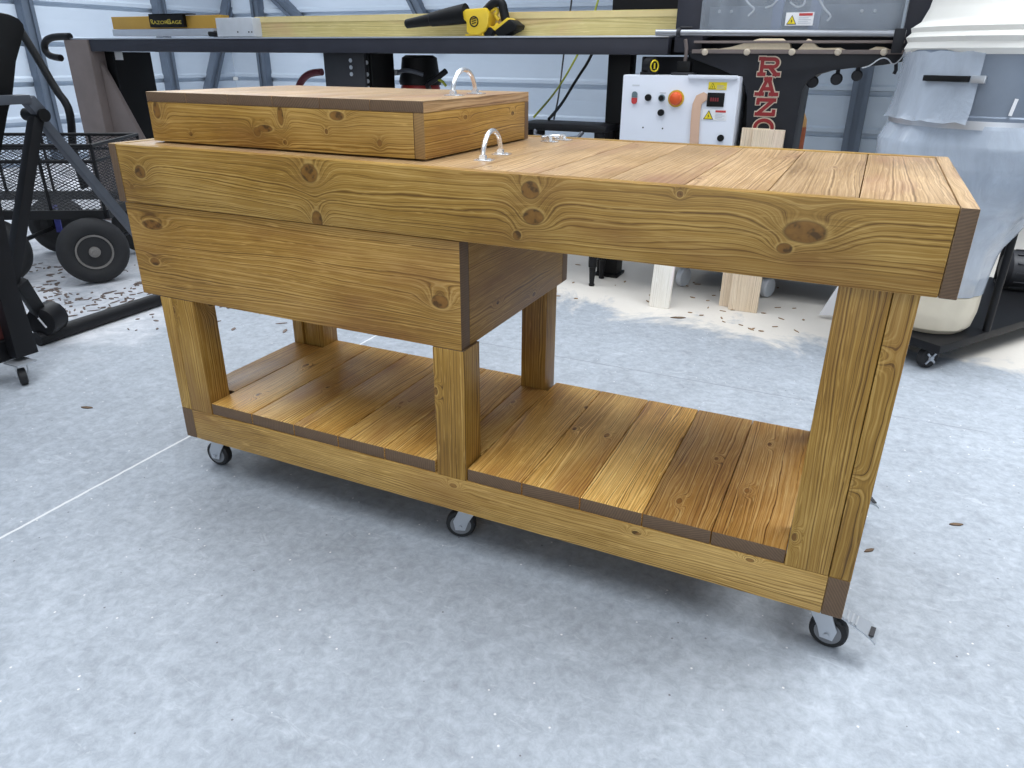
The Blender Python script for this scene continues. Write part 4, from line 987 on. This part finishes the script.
# frame posts and motor
pb_ = fz(986, 331, .12)
bm = nb(); cyl(bm, pb_, pb_+Vector((0, 0, 1.0)), .014, seg=12); obj('frame_post', bm, M_black, DT_)
pc_ = dl(1.09, .38, .12)
bm = nb(); cyl(bm, pc_, pc_+Vector((0, 0, 1.0)), .014, seg=12); obj('frame_post', bm, M_black, DT_)
ym = 2.75
c = fy(1028, 270, ym)
bm = nb(); ax = Vector((1, .15, 0)); lathe(bm, c-ax*.10, ax, ((0, 0), (0, .07), (.015, .085), (.30, .085), (.32, .06), (.32, 0)), 26); mo = obj('motor', bm, M_dgrey, DT_)
bm = nb()
for k in range(12):
    t = 2*math.pi*k/12; u2, w2 = frame_of(ax); dd = u2*math.cos(t)+w2*math.sin(t); bar(bm, c-ax*.07+dd*.088, c+ax*.18+dd*.088, .006, .008, up=dd)
obj('cooling_fins', bm, M_dgrey, mo)
bm = nb(); box(bm, (c.x-.11, ym-.05, .12), (c.x+.14, ym+.08, c.z-.075)); obj('motor_foot', bm, M_black2, DT_, .004)

# ================================================================ mesh yard wagon on the left
lx = Vector((.87, .49, 0)); ax_ = Vector((.49, -.87, 0))
W1 = Vector((-1.87, 1.20, 0)); W3 = Vector((-2.29, .965, 0)); TRK = .66
WG = thing('mesh_wagon', 'black expanded mesh yard wagon with air filled tires at far left', 'wagon', (-2.3, 1.35, 0))
def wagon_wheel(c, out, steer=None):
    cc = c + Vector((0, 0, .168)); s = ax_*out if steer is None else Vector(steer)*out
    bm = nb(); lathe(bm, cc, s, ((-.040, .088), (-.052, .105), (-.056, .130), (-.048, .150), (-.030, .163), (0, .168), (.030, .163), (.048, .150), (.056, .130), (.052, .105), (.040, .088)), 40); w_ = obj('wheel', bm, M_tire, WG)
    bm = nb(); lathe(bm, cc, s, ((-.03, 0), (-.03, .085), (.040, .0885), (.046, .088), (.046, .080), (.012, .068), (.006, .045), (.016, .032), (.05, .026), (.054, .014), (.066, .012), (.066, 0)), 32); obj('wheel_rim', bm, M_wheelrim, w_)
    bm = nb()
    u2, w2 = frame_of(s)
    for k in range(5):
        t = 2*math.pi*k/5; p = cc + s*.020 + (u2*math.cos(t)+w2*math.sin(t))*.05; cyl(bm, p, p+s*.008, .006, seg=6)
    obj('wheel_nuts', bm, M_hub, w_)
sd = (.86, -.51, 0)
wagon_wheel(W1, 1, sd); wagon_wheel(W1-ax_*TRK, -1, sd); wagon_wheel(W3, 1); wagon_wheel(W3-ax_*TRK, -1)
ZA, ZBt = .345, .68
n0 = W1 + lx*.08 - ax_*.04; n1 = W3 - lx*.75 - ax_*.04; f0 = n0 - ax_*(TRK-.08); f1 = n1 - ax_*(TRK-.08)
up3 = lambda p, z: Vector((p.x, p.y, z))
bm = nb()
for (p, q) in ((n0, n1), (f0, f1), (n0, f0), (n1, f1)):
    bar(bm, up3(p, ZA), up3(q, ZA), .035, .045)
for c in (W1, W3):
    cyl(bm, up3(c, .165)-ax_*.06, up3(c, .165)-ax_*(TRK-.06), .012, seg=10)
    for k in (.08, TRK-.08): bar(bm, up3(c, .165)-ax_*k, up3(c, .33)-ax_*k, .03, .03, up=lx)
obj('chassis', bm, M_black, WG)
bm = nb()
for z in (ZBt, ZBt-.075):
    for (p, q) in ((n0, n1), (f0, f1), (n0, f0), (n1, f1)): cyl(bm, up3(p, z), up3(q, z), .009, seg=8)
for k in range(6):
    for (p, q) in ((n0, n1), (f0, f1)):
        r_ = p.lerp(q, k/5); cyl(bm, up3(r_, ZA), up3(r_, ZBt), .008, seg=8)
obj('side_frame', bm, M_black, WG)
def mesh_panel(name, p, q, za, zb):
    bm = nb(); vs = [bm.verts.new(x) for x in (up3(p, za), up3(q, za), up3(q, zb), up3(p, zb))]; bm.faces.new(vs)
    L_ = (q-p).length; o = obj(name, bm, M_mesh, WG, smooth=False)
    ga = o.data.attributes.new('grain', 'FLOAT_VECTOR', 'POINT')
    for i, g_ in enumerate(((0, 0), (L_, 0), (L_, zb-za), (0, zb-za))): ga.data[i].vector = (g_[0], g_[1], 0)
for (p, q) in ((n0, n1), (f0, f1), (n0, f0), (n1, f1)): mesh_panel('mesh_side', p, q, ZA+.02, ZBt)
bm = nb(); vs = [bm.verts.new(up3(p, ZA+.024)) for p in (n0, n1, f1, f0)]; bm.faces.new(vs); o = obj('mesh_floor', bm, M_mesh, WG, smooth=False)
ga = o.data.attributes.new('grain', 'FLOAT_VECTOR', 'POINT'); L_ = (n1-n0).length
for i, g_ in enumerate(((0, 0), (L_, 0), (L_, .58), (0, .58))): ga.data[i].vector = (g_[0], g_[1], 0)
bm = nb(); p = [fy(*q_, 1.75) for q_ in ((18, 26), (24, 36), (40, 62), (56, 90), (67, 104), (71, 118), (73, 150))]; e_ = p[-1].copy(); e_.z = ZA; 
tube(bm, p+[up3(p[-1], .60), up3(p[-1]+Vector((.0, .02, 0)), ZA)], .022, 12, smooth=1); lab(obj('push_handle', bm, M_black, WG), 'bent black tube handle')
bm = nb(); a = fy(54, 205, 1.42); b = fy(60, 232, 1.42); bar(bm, a, b, .03, .012, up=(.5, -.8, 0)); lab(obj('tie_strap', bm, M_blue, WG), 'blue strap end')

# ================================================================ folding frame with padded back, floor tube
xf = -1.275
SF = thing('folding_frame', 'black and grey folding steel frame with padded backrest and floor tube', 'steel frame', (xf, .8, 0))
bm = nb(); a = fz(52, 342, .02); b = fz(182, 297, .02); ya, yb2 = a.y, b.y
cyl(bm, (xf, ya-.02, .030), (xf, yb2+.12, .030), .030, seg=20); obj('floor_tube', bm, M_black, SF)
J = fx(34, 112, xf); 
bm = nb(); c = fx(51, 325, xf); lathe(bm, (xf, ya+.035, .098), (.45, -.9, 0), ((-.06, 0), (-.06, .055), (-.05, .064), (.02, .064), (.04, .058), (.045, .045), (.045, 0)), 14); kn = obj('end_knob', bm, M_black, SF)
bm = nb(); cc = Vector((xf, ya+.035, .098)) + Vector((.45, -.9, 0)).normalized()*.046; bar(bm, cc+Vector((.02, .01, -.02)), cc+Vector((.0, 0, .022)), .006, .004, up=(.45, -.9, 0)); obj('white_mark', bm, M_wlabel, kn)
bm = nb(); bar(bm, J+Vector((0, 0, .0)), (xf, yb2+.04, .055), .034, .038, up=(1, 0, 0)); lab(obj('diagonal_leg', bm, M_grey, SF, .004), 'worn grey diagonal leg')
bm = nb(); a = fx(36, 118, xf+.03); b = fx(9, 296, xf+.03); bar(bm, a, b, .04, .042, up=(1, 0, 0)); obj('rear_leg', bm, M_black, SF, .004)
bm = nb(); cyl(bm, J+Vector((-.05, 0, -.01)), J+Vector((.06, 0, -.01)), .024, seg=16); obj('pivot', bm, M_black2, SF)
bm = nb(); a = fx(27, 98, xf+.01); b = fx(-40, 102, xf+.03); a = fx(27, 99, xf+.03); bar(bm, b, a, .05, .032, up=(0, 0, 1)); bar(bm, a, J+Vector((.03, 0, 0)), .045, .04, up=(1, 0, 0)); lab(obj('seat_rail', bm, M_grey, SF, .004), 'grey cross rail')
bm = nb(); a = fx(20, 282, xf+.05); b = Vector((xf+.0, ya+.02, .12)); bar(bm, a, b, .05, .03, up=(1, 0, 0)); obj('brace', bm, M_black, SF, .003)
pts = [fx(*q_, xf-.02) for q_ in ((-40, 8), (0, 11.5), (12, 14), (20, 18), (25, 24), (26.5, 30), (23, 44), (18, 62), (14.5, 96), (10, 112), (4, 146), (0, 170), (-14, 196), (-44, 200))]
bm = nb(); prism(bm, pts, (-.09, -.02, 0)); lab(obj('backrest', bm, M_black2, SF, .018), 'black padded backrest with rounded top corner')

# ---------------------------------------------------------------- low black equipment cart at the left edge
EC = thing('equipment_cart', 'low black steel cart on casters cut off by the left photo edge', 'cart', (-1.1, .1, 0))
xe = -.955
bm = nb(); prism(bm, [fx(*q_, xe) for q_ in ((-30, 150), (-4, 176), (17, 283), (39, 352), (17, 359), (-2, 290), (-45, 160))], (-.045, 0, 0)); obj('upright_plate', bm, M_black, EC, .003)
p = fx(39, 354, xe-.046)
bm = nb(); box(bm, (xe-.10, p.y-.75, .086), (xe-.046, p.y, .086+.075)); box(bm, (xe-.62, p.y-.75, .086), (xe-.57, p.y, .161)); box(bm, (xe-.57, p.y-.40, .09), (xe-.10, p.y-.34, .155)); obj('base_frame', bm, M_black, EC, .004)
q0 = fx(9, 336, xe-.06)
bm = nb(); box(bm, (xe-.55, q0.y-.40, .1615), (xe-.06, q0.y, .235)); lab(obj('carried_case', bm, plain('dull_maroon_case', lin(96, 48, 46), .6), EC, .006), 'dull maroon case on the cart base')
cp = fz(26, 384, 0)
for (dx, dy) in ((0, 0), (0, -.5), (-.52, 0), (-.52, -.5)):
    c = Vector((cp.x-.012+dx, cp.y+.008+dy, 0))
    bm = nb(); box(bm, (c.x-.04, c.y-.035, .078), (c.x+.04, c.y+.035, .0848)); k_ = obj('caster', bm, M_zinc, EC, .001)
    bm = nb(); a3 = Vector((.45, .9, 0))
    lathe(bm, c+Vector((.01, -.01, .031)), a3, ((-.013, 0), (-.013, .024), (-.010, .031), (.010, .031), (.013, .024), (.013, 0)), 20); obj('wheel', bm, M_rubber, k_)
    bm = nb()
    for s in (-1, 1):
        m0 = c+Vector((.01, -.01, .031))+a3.normalized()*.018*s; bar(bm, m0, Vector((m0.x-.012, m0.y+.012, .079)), .022, .003, up=a3)
    obj('fork', bm, M_zinc, k_)

# ================================================================ chips on the floor
rc = random.Random(11)
def chip(bm, x, y, l, w_, t):
    d = Vector((math.cos(t), math.sin(t), 0)); s = Vector((-d.y, d.x, 0)); c = Vector((x, y, .0008))
    pts = [c-d*l, c-d*l*.3+s*w_, c+d*l*.6+s*w_*.7, c+d*l, c+d*l*.4-s*w_, c-d*l*.5-s*w_*.8]
    prism(bm, pts, (0, 0, .003))
bm = nb()
for i in range(420):
    x = rc.gauss(-1.75, .38); y = rc.gauss(1.05, .28)
    if abs(x-xf) < .07 or (x > -1.2 and y < .6) or min((W1-Vector((x, y, 0))).length, (W3-Vector((x, y, 0))).length) < .2: continue
    chip(bm, x, y, rc.uniform(.006, .030), rc.uniform(.002, .010), rc.uniform(0, 6.3))
tag(obj('bark_chips', bm, plain('brown_bark', lin(118, 104, 96), .9, 0, .4, 60), None, 0, False), 'brown bark chips scattered on the dusty floor by the wagon wheel', 'chips', kind='stuff')
bm = nb()
for i in range(90):
    cx_, cy_ = rc.uniform(.2, 2.6), rc.uniform(1.95, 2.7)
    if cx_ > 1.55 and cy_ > 1.8: continue
    chip(bm, cx_, cy_, rc.uniform(.006, .02), rc.uniform(.002, .006), rc.uniform(0, 6.3))
tag(obj('shavings', bm, plain('tan_shaving', lin(150, 122, 92), .9, 0, .4, 60), None, 0, False), 'small tan shavings scattered on the sawdust under the saw', 'shavings', kind='stuff')
for (px, py, l, t, lb) in ((87, 408, .022, .3, 'single brown wood chip on bare concrete left of the workbench'), (869, 551, .016, .8, 'small dark chip on the concrete right of the workbench'), (956, 525, .018, .4, 'flat grey splinter on the concrete far right of the workbench'), (678, 318, .035, .4, 'brown splinter on sawdust in front of the leaning boards')):
    c = fz(px, py, 0); bm = nb(); chip(bm, c.x, c.y, l, l*.3, t); tag(obj('wood_chip', bm, plain('chip_brown', lin(104, 84, 66), .85)), lb, 'wood chip')
